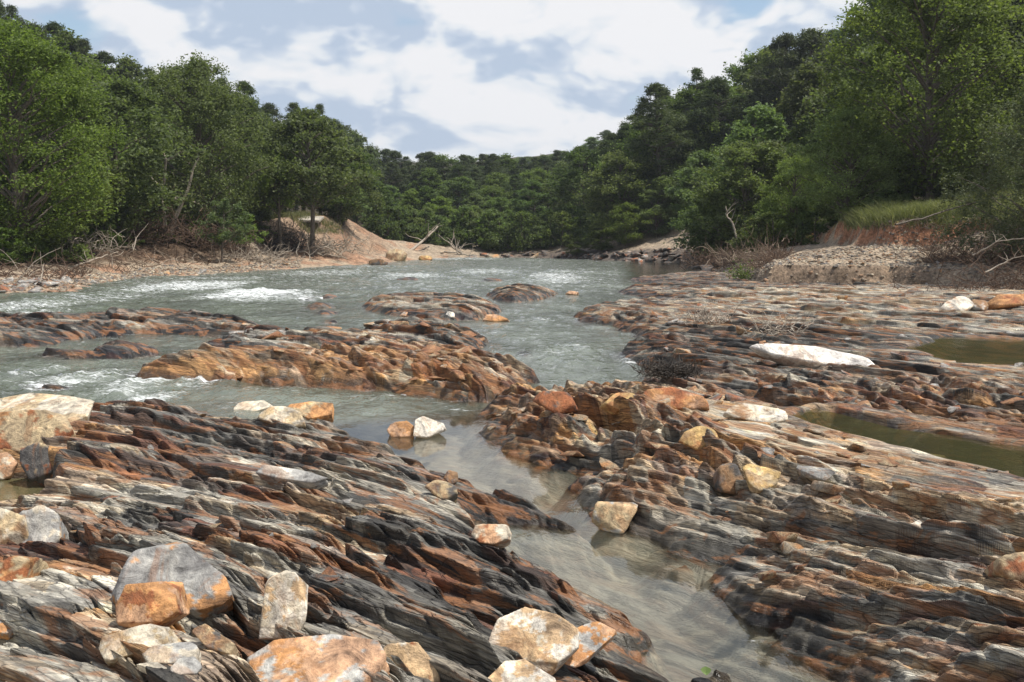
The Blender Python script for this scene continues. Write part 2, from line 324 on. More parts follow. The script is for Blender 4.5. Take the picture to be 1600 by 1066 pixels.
# ------------------------------------------------------------------ terrain height
def W2(pts): return [tuple(P(*p)[:2]) for p in pts]
left_shore = [(-1600, 560), (-700, 500), (-300, 475), (0, 459), (100, 457), (150, 443), (250, 433), (350, 428), (440, 421), (540, 415), (600, 412), (640, 407), (700, 403.5), (780, 402.5)]
right_shore = [(860, 403.5), (940, 407), (1000, 409), (1090, 411), (1092, 419), (1120, 432), (1160, 442), (1190, 452), (1300, 453), (1440, 454), (1600, 462), (1900, 478), (2500, 520), (3400, 600)]
VALLEY = W2(left_shore+right_shore)+[(60, -45), (-60, -45)]
BANKS = {  # azimuth pixel: profile (distance beyond the shoreline, height)
    -2000: ([0, 4, 9, 13, 30, 70, 130, 260, 600], [0, .5, 1.0, 2.4, 5, 17, 34, 55, 60]),
    60: ([0, 4, 9, 13, 30, 70, 130, 260, 600], [0, .5, 1.0, 2.4, 5, 17, 34, 55, 60]),
    330: ([0, 4, 7, 10, 30, 70, 130, 260, 600], [0, .4, .9, 2.4, 4.5, 13, 28, 50, 60]),
    430: ([0, 4, 8, 11, 30, 70, 130, 260, 600], [0, .6, 1.2, 4.8, 6.5, 11, 22, 45, 60]),
    530: ([0, 3, 5, 10, 30, 70, 130, 260, 600], [0, .8, 1.2, 6.0, 6.6, 9, 14, 24, 60]),
    600: ([0, 2, 4, 7, 30, 70, 130, 260, 600], [0, .6, 1.0, 2.4, 3.5, 6, 11, 20, 60]),
    720: ([0, 2, 5, 8, 30, 70, 130, 260, 600], [0, .4, .9, 1.5, 2.6, 5, 9, 20, 60]),
    860: ([0, 2, 5, 8, 30, 70, 130, 260, 600], [0, .4, .9, 1.5, 3, 6, 12, 25, 66]),
    930: ([0, 2, 7, 9, 30, 70, 130, 260, 600], [0, .8, 2.0, 3.2, 6, 15, 24, 38, 60]),
    1080: ([0, 3, 11, 13, 30, 70, 130, 260, 600], [0, 1.2, 3.0, 4.6, 9, 20, 32, 50, 60]),
    1150: ([0, 2, 7, 9, 30, 70, 130, 260, 600], [.3, 1.0, 2.4, 4.0, 9, 21, 34, 50, 60]),
    1210: ([0, .3, 7.5, 8.3, 25, 65, 130, 260, 600], [.45, 1.25, 2.3, 3.7, 6, 20, 36, 50, 60]),
    1450: ([0, .3, 7.8, 8.4, 25, 65, 130, 260, 600], [.45, 1.2, 2.3, 3.9, 5.6, 18, 34, 50, 60]),
    1620: ([0, .5, 4.5, 6.5, 25, 65, 130, 260, 600], [.45, .9, 1.9, 3.8, 5.6, 18, 34, 50, 60]),
    4000: ([0, .5, 4.5, 6.5, 25, 65, 130, 260, 600], [.45, .9, 1.9, 3.8, 5.6, 18, 34, 50, 60])}
def terrain(x, y, rough=True):
    x = np.asarray(x, np.float32); y = np.asarray(y, np.float32)
    wob = fbm(x*.22, y*.22, 4, 31)*1.1+fbm(x*1.3, y*1.3, 3, 33)*.35 if rough else 0
    d = -polydist(x, y, VALLEY)+wob*sst(y, 20, 60)
    a = np.where(y > 1, x/np.maximum(y, 1)*FPX+800, np.where(x > 0, 3000, -1500))
    ks = sorted(BANKS); zs = np.stack([np.interp(d, BANKS[k][0], BANKS[k][1]) for k in ks])
    i = np.clip(np.searchsorted(ks, a)-1, 0, len(ks)-2); k0 = np.array(ks)[i]; k1 = np.array(ks)[i+1]
    f = np.clip((a-k0)/(k1-k0), 0, 1); z = np.take_along_axis(zs, i[None], 0)[0]*(1-f)+np.take_along_axis(zs, i[None]+1, 0)[0]*f
    z = np.where(d < 0, np.maximum(-.9, z*np.clip(1+d/.5, 0, 1)+d*.9), z)
    if rough:
        z = z+np.where(d > 0, 1, 0)*(fbm(x*.5, y*.5, 5, 41)*.22*np.clip(d/3, 0, 1)+fbm(x*2.2, y*2.2, 4, 43)*.12*np.clip(d, 0, 1))
        z = z+np.where(d > 12, fbm(x*.05, y*.05, 3, 47)*1.2*np.clip((d-12)/20, 0, 1), 0)
    return z, d, a
def gz(x, y):
    return float(terrain(np.array([x]), np.array([y]))[0][0])

# ------------------------------------------------------------------ ground mesh
def fan(cols, rows):
    A, Y = np.meshgrid(cols, rows); return ((A-800)/FPX*Y).astype(np.float32), Y.astype(np.float32)
def grid_faces(nr, nc):
    i = np.arange(nr-1)[:, None]*nc; j = np.arange(nc-1)[None, :]
    return np.stack([i+j, i+j+1, i+nc+j+1, i+nc+j], -1).reshape(-1, 4)
RES = 1.0
cols = np.concatenate([np.linspace(-2600, -260, 60), np.linspace(-250, 1850, int(760*RES)), np.linspace(1870, 4400, 60)])
rows = np.concatenate([np.geomspace(1.5, 29, 30), np.geomspace(30, 150, int(620*RES)), np.geomspace(152, 1400, 110)])
gx, gy = fan(cols, rows); z, d, a = terrain(gx, gy)
n1 = fbm(gx*.35, gy*.35, 4, 51); n2 = fbm(gx*1.5, gy*1.5, 4, 53)
def C3(*c): return np.array(c, np.float32)
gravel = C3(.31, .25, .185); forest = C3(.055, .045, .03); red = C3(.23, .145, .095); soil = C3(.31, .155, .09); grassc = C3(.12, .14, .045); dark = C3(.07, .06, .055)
col = np.broadcast_to(gravel, gx.shape+(3,)).copy()
def blend(wt, c):
    global col
    col = col*(1-wt[..., None])+c*wt[..., None]
dz = np.gradient(z, axis=0)/np.gradient(gy, axis=0)
blend(np.clip((a < 700)*sst(n1, -.1, .4), 0, 1)*.6, soil)
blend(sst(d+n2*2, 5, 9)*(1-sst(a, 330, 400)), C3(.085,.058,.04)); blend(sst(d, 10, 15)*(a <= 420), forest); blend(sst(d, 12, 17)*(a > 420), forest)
blend(np.clip(sst(a, 400, 440)*(1-sst(a, 590, 620))*(d < 14)*(d > 3), 0, 1)*(.65+.35*n1), red)
blend(sst(np.abs(dz), .55, 1.2)*(a > 860)*(d > 5)*(d < 14), soil)
blend((sst(a, 1180, 1210)*(1-sst(a, 1440, 1470))*(d > -.6)*(d < .5)).astype(np.float32)*.8, C3(.19, .14, .10))
blend(sst(a, 1250, 1320)*(1-sst(a, 1560, 1700))*(d > 8.3)*(d < 14), grassc)
blend(np.clip(sst(a, 700, 850)*(1-sst(a+n2*40, 1100, 1190))*(1-sst(d+n2*2.5, 2.5, 6)), 0, 1)*.85, dark)
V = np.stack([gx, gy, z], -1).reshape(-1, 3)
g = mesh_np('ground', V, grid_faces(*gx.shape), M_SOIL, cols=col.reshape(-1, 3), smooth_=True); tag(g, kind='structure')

# ------------------------------------------------------------------ bedrock ledges
LEDGES = [
 ('rock_ledge', 'grey and black layered rock ledge in the left foreground, slanting down to the channel', 'rock ledge',
  [(-700, 720, .3), (-200, 668, .3), (0, 652, .25), (150, 650, .15), (240, 647, .1), (330, 650, .05), (365, 668, 0), (440, 668, 0), (515, 662, 0), (535, 676, 0), (560, 690, 0), (628, 716, 0), (600, 724, 0), (680, 744, 0), (760, 775, 0), (830, 792, 0), (905, 824, 0), (944, 842, 0), (900, 842, 0), (820, 832, 0), (745, 826, 0), (772, 856, 0), (850, 905, 0), (960, 966, 0), (1036, 1012, 0), (1015, 1050, 0), (1080, 1100, 0), (1120, 1300, 0), (1300, 2400, 0), (-3000, 2400, 0), (-3000, 1000, 0)]),
 ('rock_ledge', 'bright orange and rust rock island standing highest in the middle of the river', 'rock island',
  [(206, 590, 0), (240, 603, 0), (320, 604, 0), (420, 606, 0), (520, 608, 0), (600, 612, 0), (660, 621, 0), (740, 634, 0), (800, 625, 0), (838, 610, 0), (836, 592, 0), (790, 572, .05), (740, 560, .1), (600, 558, .2), (500, 562, .2), (400, 562, .2), (300, 560, .3), (240, 572, .1)]),
 ('rock_ledge', 'low brown and grey slabs lying just behind the orange rock island', 'rock island',
  [(345, 534, 0), (300, 548, 0), (400, 556, 0), (600, 556, 0), (740, 556, 0), (765, 540, 0), (752, 528, 0), (700, 512, 0), (640, 508, .1), (590, 512, .1), (560, 523, 0), (480, 530, 0), (400, 524, 0)]),
 ('rock_ledge', 'jumbled tan and rust rock ledge filling the right foreground beside the channel', 'rock ledge',
  [(737, 640, 0), (742, 690, 0), (790, 716, 0), (832, 737, 0), (882, 742, 0), (880, 775, 0), (905, 800, 0), (935, 832, 0), (1010, 850, 0), (1045, 872, 0), (1115, 892, 0), (1085, 906, 0), (1100, 936, 0), (1140, 982, 0), (1200, 1022, 0), (1290, 1090, 0), (1500, 1300, 0), (2000, 2400, 0), (5000, 2400, 0), (4500, 900, .3), (2400, 790, .2), (1900, 770, .2), (1600, 740, .2), (1500, 715, .2), (1400, 690, .2), (1300, 670, .2), (1240, 650, .2), (1130, 612, .2), (1010, 612, 0), (960, 625, 0), (850, 622, 0), (800, 630, 0)]),
 ('rock_ledge', 'broad flat rust and black rock shelf between the green pools and the gravel bank', 'rock shelf',
  [(1012, 606, 0), (1008, 584, 0), (985, 566, 0), (955, 552, 0), (985, 545, 0), (1000, 530, 0), (965, 512, 0), (905, 502, 0), (892, 494, 0), (935, 484, 0), (1010, 480, 0), (1080, 476, 0), (975, 462, 0), (960, 455, 0), (1010, 452, 0), (1010, 442, 0), (975, 438, 0), (1040, 433, 0), (1085, 429, 0), (1140, 428, .2), (1200, 440, .3), (1440, 446, .3), (1600, 452, .3), (2300, 480, .3), (4200, 600, .3), (4400, 860, .2), (2400, 765, .2), (1900, 745, .2), (1600, 722, .2), (1500, 700, .2), (1400, 675, .2), (1300, 655, .2), (1240, 640, .2), (1130, 606, .2)]),
 ('rock_ledge', 'flat grey rock island in midstream with an orange stone at its tip', 'rock island',
  [(560, 480, 0), (600, 470, 0), (700, 468, 0), (765, 478, 0), (790, 488, 0), (745, 500, 0), (690, 501, 0), (620, 494, 0), (585, 489, 0)]),
 ('rock_ledge', 'small dark rock hump farthest out in the middle of the river', 'rock island',
  [(757, 462, 0), (790, 454, 0), (850, 453, 0), (875, 459, 0), (850, 468, 0), (800, 473, 0), (770, 470, 0)]),
 ('rock_ledge', 'long low dark rock bar at the left side of the river', 'rock island',
  [(-500, 520, 0), (-100, 505, 0), (0, 502, 0), (60, 505, 0), (180, 500, 0), (220, 492, .05), (300, 496, 0), (390, 512, 0), (440, 528, 0), (380, 530, 0), (260, 524, 0), (160, 528, 0), (80, 540, 0), (0, 541, 0), (-100, 545, 0), (-500, 580, 0)]),
 ('rock_ledge', 'small wet brown rock strip between the left bar and the orange island', 'rock island',
  [(52, 558, 0), (90, 551, 0), (126, 556, 0), (140, 552, 0), (190, 545, 0), (240, 546, 0), (252, 553, 0), (200, 561, 0), (140, 560, 0), (100, 563, 0)]),
]
for q, (px, py, r, ry, where) in enumerate([(478, 468, 16, 2.2, 'small black rock in midstream by the whitewater, left of the far pair'), (512, 464, 18, 2.4, 'small black rock in midstream by the whitewater, right of the far pair'), (500, 480, 26, 3, 'thin dark rock sliver awash in midstream, topmost of three'), (508, 490, 22, 3, 'thin dark rock sliver awash in midstream, middle of three'), (516, 501, 16, 3.4, 'thin dark rock sliver awash in midstream, lowest of three'), (770, 438.5, 22, 1.3, 'black rock awash near the far rapids, right one'), (636, 437.5, 22, 1.3, 'black rock awash near the far rapids, left one'), (820, 555, 20, 4, 'small wet slab in the channel right of the orange island'), (70, 610, 50, 5, 'dark wet rock strip in the river behind the tan slab at left'), (1075, 882, 34, 6, 'black rock finger lying in the clear pool by the right ledge'), (1120, 1070, 70, 24, 'dark rock hump at the bottom edge of the clear pool'), (1150, 905, 14, 5, 'tiny')]):
    if where == 'tiny': continue
    LEDGES.append(('river_rock', where, 'rock', [(px+r*math.cos(t_)*(1+.15*math.sin(3*t_+q)), py+ry*math.sin(t_), 0) for t_ in np.linspace(0, 2*math.pi, 11)[:-1]]))
TOP = [(100, 700, .7), (150, 900, .85), (60, 1040, .95), (300, 760, .62), (300, 900, .78), (300, 1040, .9), (500, 700, .36), (450, 850, .66), (520, 1000, .75), (600, 760, .36), (620, 860, .5), (750, 900, .42), (700, 1000, .55), (850, 960, .34), (980, 1010, .2), (720, 770, .26), (850, 815, .15), (250, 650, .42), (400, 660, .2), (540, 680, .2), (560, 1066, .7), (900, 1050, .35), (100, 660, .45), (0, 780, .35),
       (270, 550, .72), (330, 552, .66), (400, 550, .58), (520, 560, .5), (650, 570, .5), (760, 590, .46), (815, 602, .3), (640, 545, .5), (480, 545, .5), (400, 528, .28), (600, 516, .3), (700, 522, .3), (740, 534, .2),
       (760, 655, .4), (900, 640, .45), (1000, 630, .55), (1080, 615, .7), (800, 700, .25), (900, 735, .35), (1000, 720, .55), (1100, 700, .65), (1200, 720, .55), (1100, 780, .55), (1300, 780, .55), (1500, 780, .5), (1550, 850, .62), (1300, 870, .5), (1150, 860, .32), (950, 800, .32), (1200, 950, .4), (1400, 950, .52), (1550, 1000, .65), (1400, 1050, .5), (1250, 1020, .15), (1300, 700, .42),
       (920, 492, .35), (1050, 500, .38), (1100, 560, .38), (1040, 585, .4), (1200, 600, .4), (1400, 640, .36), (1550, 660, .42), (1500, 600, .4), (1300, 560, .35), (1300, 500, .42), (1500, 500, .5), (1250, 460, .5), (1550, 470, .6), (1100, 450, .35), (1000, 458, .2), (1000, 440, .2),
       (680, 480, .42), (810, 460, .42), (600, 483, .25), (60, 520, .3), (260, 503, .45), (330, 515, .25), (-100, 530, .3), (90, 557, .15), (220, 552, .28)]
TOPW = [(*P(*t)[:2], t[2]) for t in TOP]
# colour zones: rust, orange, tan, light grey, dark grey, black, maroon
PAL = np.array([[.25, .105, .042], [.47, .27, .115], [.50, .405, .275], [.50, .475, .40], [.20, .195, .175], [.040, .038, .034], [.145, .062, .036]], np.float32)
ZON = [(130, 700, .5, (2, 1, 0, .3, 1.5, 1.5, 3)), (300, 680, .5, (1, .6, .6, 1, 3, 2, 1.5)), (480, 700, .3, (.5, .3, .5, 1.5, 3, 2.5, 1)), (300, 760, .6, (1, 1, 1.5, 3, 2.5, 1, 1)), (200, 840, .6, (1.2, .6, 1, 2, 2.5, 2, 2)), (80, 940, .8, (1, 2.5, 2.5, 4, 1, .2, .3)), (60, 1040, .9, (.8, 1, 2, 3, 2, 1, .5)), (450, 800, .6, (1, .8, 1.4, 3, 2.5, 1.5, .8)), (600, 800, .4, (.6, .7, 1, 2.4, 2.5, 2.5, .8)), (700, 760, .3, (.4, .5, .7, 2, 2.5, 3, .5)), (700, 880, .4, (.5, .3, .5, 1, 2.6, 4, 1)), (850, 960, .3, (.5, .4, .5, 1, 2.6, 4, 1)), (560, 950, .6, (1, .3, .3, .8, 2, 4, 2.2)), (850, 815, .1, (.3, .3, .4, 1, 3, 3, .4)), (400, 920, .7, (2.5, 1.2, .3, .6, 1.5, 2, 2)), (400, 1030, .8, (1, 1, 1, 1, 2, 2, 1)), (700, 1020, .5, (.5, .5, .5, 1, 2, 3, 1)),
       (300, 575, .5, (4, 4, .4, .2, .3, .3, 2)), (450, 580, .4, (4, 4, 1, .6, .4, .3, 2)), (620, 580, .4, (3, 3, 1.5, 1.2, .6, .4, 2.2)), (760, 600, .3, (3, 2.6, 1.2, .6, .6, .8, 3)), (560, 535, .3, (1.5, 1.5, 2, 2, 1, .6, 1)), (400, 530, .3, (1.4, 1, 1.4, 2, 1.6, 1, 1)), (700, 525, .3, (1, 1, 1, 1.6, 1.6, 1.6, 1.2)), (650, 500, .2, (1, .8, .8, 1.4, 1.6, 1.8, 1)),
       (850, 650, .4, (2.5, 3, 2.4, .8, .6, .5, 2.4)), (1000, 650, .5, (2.2, 3, 3, 1, .6, .4, 1.8)), (800, 700, .3, (2.6, 2.4, 1.5, .7, 1, 1, 2.6)), (1100, 650, .5, (2, 3, 2.6, 1.2, .6, .3, 2)), (950, 740, .4, (2, 2, 2, 1.6, 1.2, 1, 1.6)), (1200, 700, .5, (1.4, 3, 3, 2, .6, .3, 1)), (1350, 730, .5, (1.6, 2.4, 2, 1.6, 1, .6, 1.6)), (1550, 740, .5, (1.4, 1, 1, 2, 2, 1, 2)), (1500, 820, .5, (1, 1.4, 4.5, 4.5, .8, .3, .5)), (1300, 820, .5, (1.8, 1.6, 3.6, 3.8, 1, .5, .8)), (1050, 830, .4, (.9, .8, 1.6, 2.4, 2, 1.6, .9)), (1200, 900, .4, (3, 1.4, 1.2, 1.6, 1.6, 1.4, 2.4)), (1400, 930, .5, (5, 2.4, 1, 1, 1.2, 1, 3.5)), (1550, 1000, .6, (4.5, 1.6, .8, 1, 1.6, 1, 3.5)), (1300, 1030, .4, (1, .6, .8, 1.4, 2.4, 2.6, 1.6)), (1550, 900, .6, (1, 1.4, 2, 3, 1.6, 1, .8)), (1130, 940, .2, (1, .6, .6, .8, 2, 3, 1.4)),
       (950, 500, .3, (1.8, 1.4, 1.5, 1, 1.2, 1.8, 1.2)), (1100, 490, .4, (1.3, 1.2, 2.6, 2.4, 1, .8, .8)), (1300, 480, .4, (1.1, 1.5, 3, 3, 1, .6, .7)), (1500, 500, .5, (1, 1.1, 2.6, 3, 1.3, .7, .6)), (1250, 455, .5, (.8, 1, 3, 3, .6, .3, .4)), (1250, 530, .4, (.9, .7, 1, 1, 2, 4, 1.5)), (1080, 560, .4, (1.2, .8, 1, 1.4, 2, 3.4, 1.6)), (1350, 600, .4, (3, 1.6, .8, 1, 1.2, 1.6, 3.2)), (1500, 590, .4, (1.6, 1.2, 1.2, 1.8, 1.8, 1.6, 1.6)), (1500, 655, .4, (4, 2.4, .6, .6, 1, 1.2, 4)), (1200, 590, .4, (1.5, 1, 1, 1.8, 2, 2, 1.6)), (1050, 440, .3, (1, .6, 1, 1, 2.4, 2.6, 1.4)),
       (680, 482, .4, (.5, .4, 1.4, 2.4, 2, 2, .5)), (810, 460, .3, (.3, .3, 1, 1.4, 2.4, 3.4, .6)), (60, 520, .3, (1.3, 1, .6, 1, 2, 3, 2)), (250, 505, .3, (1, .8, .8, 1.6, 2.6, 2.6, 1)), (100, 557, .1, (1, .6, .3, .4, 2, 5, 1.4)), (220, 552, .2, (1.2, 1.2, .4, .4, 2, 4, 1.6)), (-100, 850, .5, (1, 1, 1, 1, 2, 2, 1)),
       (640, 700, -.2, (.5, .6, 2, 1.6, 2, .2, .3)), (950, 900, -.2, (.5, .8, 2.4, 1.6, 1.6, .2, .3)), (1100, 1000, -.2, (.8, 1, 2.2, 1.4, 1.4, .2, .6))]
ZONW = [(*P(px, py, zz)[:2], np.array(wt, np.float32)) for px, py, zz, wt in ZON]

RK = 1.45
step = .0021/RK
rc = np.concatenate([np.linspace(-1500, -500, 50), np.arange(-480, -60, 4), np.arange(-56, 1660, 1.5/RK), np.arange(1664, 2200, 4), np.linspace(2210, 3200, 50)])
rr = np.concatenate([np.linspace(.2, 3.1, 40), np.exp(np.arange(math.log(3.15), math.log(85), step))])
rx, ry = fan(rc, rr); LR0 = math.log(3.15)
print('rock grid', rx.shape)
far_w = 1/(1+ry/30)
wx = fbm(rx*.9, ry*.9, 3, 3)*.22; wy = fbm(rx*.9, ry*.9, 3, 5)*.22
xc = np.clip(rx, -5, 6); S = (ry+1.0*rx+.5*.08*xc*xc+.08*xc*(rx-xc))*.715; T = rx*.72-ry*.69
bend = fbm(rx*.16, ry*.16, 3, 9)
S = S+bend*.30+fbm(T*.8, S*2.5, 3, 11)*.07+wx*.12; T = T+fbm(T*.5, S*1.2, 2, 13)*.5
# ledge masks
lid = np.zeros(rx.shape, np.int16); dmax = np.full(rx.shape, -9., np.float32)
warp = (fbm(S*3.0, T*.9, 3, 21)*.16+fbm(S*11, T*3., 3, 23)*.05)*np.clip(ry/9, .6, 2.2)
polys = []
for k, L in enumerate(LEDGES):
    pw = W2(L[3]); polys.append(pw)
    bb = np.array(pw); x0, y0 = bb.min(0)-1.5; x1, y1 = bb.max(0)+1.5
    sel = (rx > x0) & (rx < x1) & (ry > y0) & (ry < y1)
    if not sel.any(): continue
    dd = polydist(rx[sel], ry[sel], pw)+warp[sel]*(1. if k < 5 else .7)
    cur = dmax[sel]; li = lid[sel]; m = dd > cur
    cur[m] = dd[m]; li[m] = k+1; dmax[sel] = cur; lid[sel] = li
ins = dmax > -.35
# top level by inverse distance
num = np.zeros(rx.shape, np.float32); den = num+1e-6
for x_, y_, zt in TOPW:
    wgt = 1/(((rx-x_)**2+(ry-y_)**2)/(1+.02*ry*ry)+.05)**1.6; num += wgt*zt; den += wgt
top = num/den
# the small rocks get low tops
small = lid > 9
top = np.where(small, .16, top)
zw = np.zeros(rx.shape+(7,), np.float32)
for x_, y_, wt in ZONW:
    wgt = 1/(((rx-x_)**2+(ry-y_)**2)/(1+.02*ry*ry)+.04)**1.9; zw += wgt[..., None]*wt
shelf = (lid == 5)|(lid == 8)|(lid == 3); zw[..., 4] *= np.where(shelf, 1.9, 1); zw[..., 5] *= np.where(shelf, 2.4, 1.15); zw[..., 2] *= np.where(shelf, .75, 1)
zw /= zw.sum(-1, keepdims=True)
# rubble weight (blocky fragments instead of long plates)
rub = np.zeros(rx.shape, np.float32)
for (px, py, zz, r) in ((900, 660, .4, 2.6), (1050, 650, .5, 2.6), (800, 700, .3, 1.6), (620, 575, .5, 2.6), (760, 600, .4, 2.), (1100, 700, .5, 1.8), (1200, 600, .4, 2.0), (1450, 620, .4, 2), (950, 495, .3, 2.5)):
    p = P(px, py, zz); rub = np.maximum(rub, np.exp(-((rx-p[0])**2+(ry-p[1])**2)/(r*r)))
rub = np.clip(rub*1.1, 0, 1)
h = np.zeros(rx.shape, np.float32)
def plates(Ls, Lt, seed, off, ts, tt, crack, fade=None):
    bi, bj, ds, dt, e = voro(S, T, Ls, Lt, seed)
    r1 = hsh(bi, bj, seed+11); r2 = hsh(bi, bj, seed+12); r3 = hsh(bi, bj, seed+13)
    hh = (r1-.5)*off-ds*(ts*(.55+.9*r2))+dt*(r3-.5)*tt-crack*(1-sst(e, 0, .16))
    return hh, hsh(bi, bj, seed+14), hsh(bi, bj, seed+15)
h0, c0, _ = plates(.95, 3.0, 100, .14, .11, .05, .02)
h1, c1, k1 = plates(.34, 1.0, 200, .07, .16, .10, .02)
h2_, c2, k2 = plates(.13, .42, 300, .034, .20, .14, .016)
h3, c3, k3 = plates(.045, .2, 400, .014, .22, .12, .009)
hA = h0+h1+h2_+h3*np.clip(1.6-ry/14, 0, 1)
Sb, Tb = S, T
S = Sb*.9+.3*Tb; T = Tb
b0, _, _ = plates(.8, 1.1, 500, .16, .20, .20, .03)
b1, cb, kb = plates(.30, .40, 600, .13, .34, .45, .035)
b2, cb2, kb2 = plates(.11, .17, 700, .055, .4, .5, .02)
hB = b0+b1+b2+h3*.8*np.clip(1.8-ry/14, 0, 1)
S, T = Sb, Tb
det = hA*(1-rub)+hB*rub
edge = sst(dmax, -.18, .26)
bed = -.33+det*.14-np.clip(-dmax-.3, 0, 1.2)*.32
amp = np.clip(.35+.75*sst(dmax, -.05, .8), 0, 1.1)*np.where(small, .45, 1)*np.where(lid == 2, .9, 1)*np.where(lid == 1, .8, 1)*np.where(lid == 5, .75, 1)
Z = bed*(1-edge)+(top*np.clip(.35+.65*sst(dmax, 0, .9), 0, 1)+det*amp+.05*fbm(S*1.2, T*.5, 3, 61))*edge
def terrace(Z, a, t, k, sd, w0):                              # break the surface into beds of thickness about t that dip across the strike
    q = Z+a*S+w0*fbm(S*1.5, T*.4, 3, sd)+t*.6*vn(S*5, T*1.1, sd+5); f = q/t; fl_ = np.floor(f); fr_ = f-fl_
    return Z+(fl_+sst(fr_, .74, .97)-f+.35)*t*k
tk = np.clip(.25+edge, 0, 1)*np.where(lid == 4, .62, 1)
Z = terrace(Z, .30, .11, .75*tk, 301, .06); Z = terrace(Z, .26, .042, .8*tk*np.clip(2.2-ry/14, .55, 1), 311, .03)
def along_avg(Z, cells):                                     # average a few cells along the strike: keeps scarps crisp across it
    dc = np.gradient(rc)[None, :]; ml = 1/np.sqrt((.70/ry/step)**2+((.70+.71*rx/ry)*FPX/ry/dc)**2)
    di = -.71/ry/step*ml; dj = (.70+.71*rx/ry)*FPX/ry/dc*ml; I, J = np.meshgrid(np.arange(rx.shape[0]), np.arange(rx.shape[1]), indexing='ij'); acc = Z.copy(); n_ = 1
    for c_ in cells:
        fi = np.clip(I+di*c_, 0, rx.shape[0]-1.001); fj = np.clip(J+dj*c_, 0, rx.shape[1]-1.001); i0 = fi.astype(int); j0 = fj.astype(int); u_ = fi-i0; v_ = fj-j0
        acc += (Z[i0, j0]*(1-u_)*(1-v_)+Z[i0+1, j0]*u_*(1-v_)+Z[i0, j0+1]*(1-u_)*v_+Z[i0+1, j0+1]*u_*v_); n_ += 1
    return (acc/n_).astype(np.float32)
Z = along_avg(Z, (-4, -2, 2, 4)); Z = along_avg(Z, (-1.3, 1.3))
near_ = np.clip(1.5-ry/14, 0, 1)*edge
Z = Z+near_*(.010*(np.abs(fbm(S*34, T*6, 3, 331))-.3)+.006*fbm(S*16+T*3, T*14, 3, 333))
# standing pools on the right shelf
POOLS = [('pool', 'green', [(1246, 650), (1300, 642), (1360, 655), (1450, 679), (1530, 697), (1700, 716), (2000, 748), (2000, 785), (1700, 767), (1600, 750), (1500, 722), (1400, 697), (1300, 675)], .34),
         ('pool', 'brown', [(1425, 545), (1480, 527), (1560, 530), (1700, 540), (1900, 560), (1900, 590), (1700, 580), (1600, 574), (1500, 568)], .38),
         ('pool', 'left', [(-60, 752), (20, 750), (72, 772), (60, 800), (0, 800), (-60, 810)], .22),
         ('pool', 'crack', [(478, 790), (520, 786), (570, 797), (545, 806), (500, 800)], .30)]
pool_polys = []
for nm, kd, pl, lev in POOLS:
    pw = [tuple(P(x, y, lev)[:2]) for x, y in pl]; pool_polys.append(pw)
    dd = polydist(rx, ry, pw)+fbm(S*3, T, 2, 71)*.12*min(1, 1)
    wgt = sst(dd, -.25, .12); rim = np.maximum(Z, lev+.02+.05*vn(S*9, T*2, 72))
    near = sst(dd, -1.2, -.3)*(1-sst(dd, -.25, .0)); Z = Z*(1-near)+rim*near
    if kd in ('green', 'brown'):
      ring = sst(dd, -2.2, -1.0)*(1-sst(dd, -.1, .05)); Z = Z*(1-ring)+np.minimum(Z, lev+.045+.05*vn(S*7, T*2, 73))*ring
    Z = Z*(1-wgt)+np.minimum(Z, lev-.07-.12*sst(dd, 0, .6)+det*.22)*wgt
# colours
def pick(r):
    cs = np.cumsum(zw, -1); idx = (r[..., None] > cs).sum(-1); return PAL[np.clip(idx, 0, 6)]
colA = pick(c1)*.3+pick((c1*.55+c2*.45+.13*c0) % 1)*.7
colB = pick(cb)*.62+pick((cb*.5+cb2*.5) % 1)*.38
strat = fbm((S+Z*.8)*7, T*.5, 4, 81)
rcol = colA*(1-rub[..., None])+colB*rub[..., None]
rcol = rcol*(1+.45*strat[..., None])*(1+(c3[..., None]-.5)*.6)*(1+(c2[..., None]-.5)*.5)
submerged = sst(Z, .0, -.08)
wetline = .10+.09*fbm(rx*1.2, ry*1.2, 3, 91)+.03*np.clip(ry/20, 0, 2)
wet = 1-sst(Z, wetline, wetline+.09)
for pw, (nm, kd, pl, lev) in zip(pool_polys, POOLS):
    dd = polydist(rx, ry, pw); wet = np.maximum(wet, sst(dd, -.3, 0)*(1-sst(Z, lev+.02, lev+.1)))
silt = C3(.37, .36, .32)
rcol = rcol*(1-.78*(wet*(1-submerged))[..., None])
rcol = rcol*(1-.88*submerged[..., None])+silt*(.92+.15*strat[..., None])*.88*submerged[..., None]
rcol = np.clip(rcol, .012, .7)
# lean the layers: raised detail is pushed down-dip so scarps overhang
lean = (Z-(top*edge+(-.33)*(1-edge)) )*.38*edge
X2 = rx-NV[0]*lean; Y2 = ry-NV[1]*lean
RV = np.stack([X2, Y2, Z], -1).reshape(-1, 3); RF = grid_faces(*rx.shape)
tz, td, ta = terrain(rx, ry, True)
fl = (lid*(ins)).reshape(-1); fid = fl[RF].max(1)
buried = ((td > 2.0) | (ry > 84)).reshape(-1)[RF].all(1)
RSUB = submerged.reshape(-1); RS_ = S.reshape(-1); RT_ = T.reshape(-1); RC = rcol.reshape(-1, 3); RW = wet.reshape(-1)
def sub(idx):
    F = RF[idx]; u, inv = np.unique(F, return_inverse=True); return u, inv.reshape(-1, 4)
u, F = sub((fid == 0) & ~buried)
rb = mesh_np('riverbed', RV[u], F, M_ROCK, cols=RC[u], attrs={'wet': RW[u], 'sub': RSUB[u], 'across': RS_[u], 'along': RT_[u]}, smooth_=True); tag(rb, kind='structure')
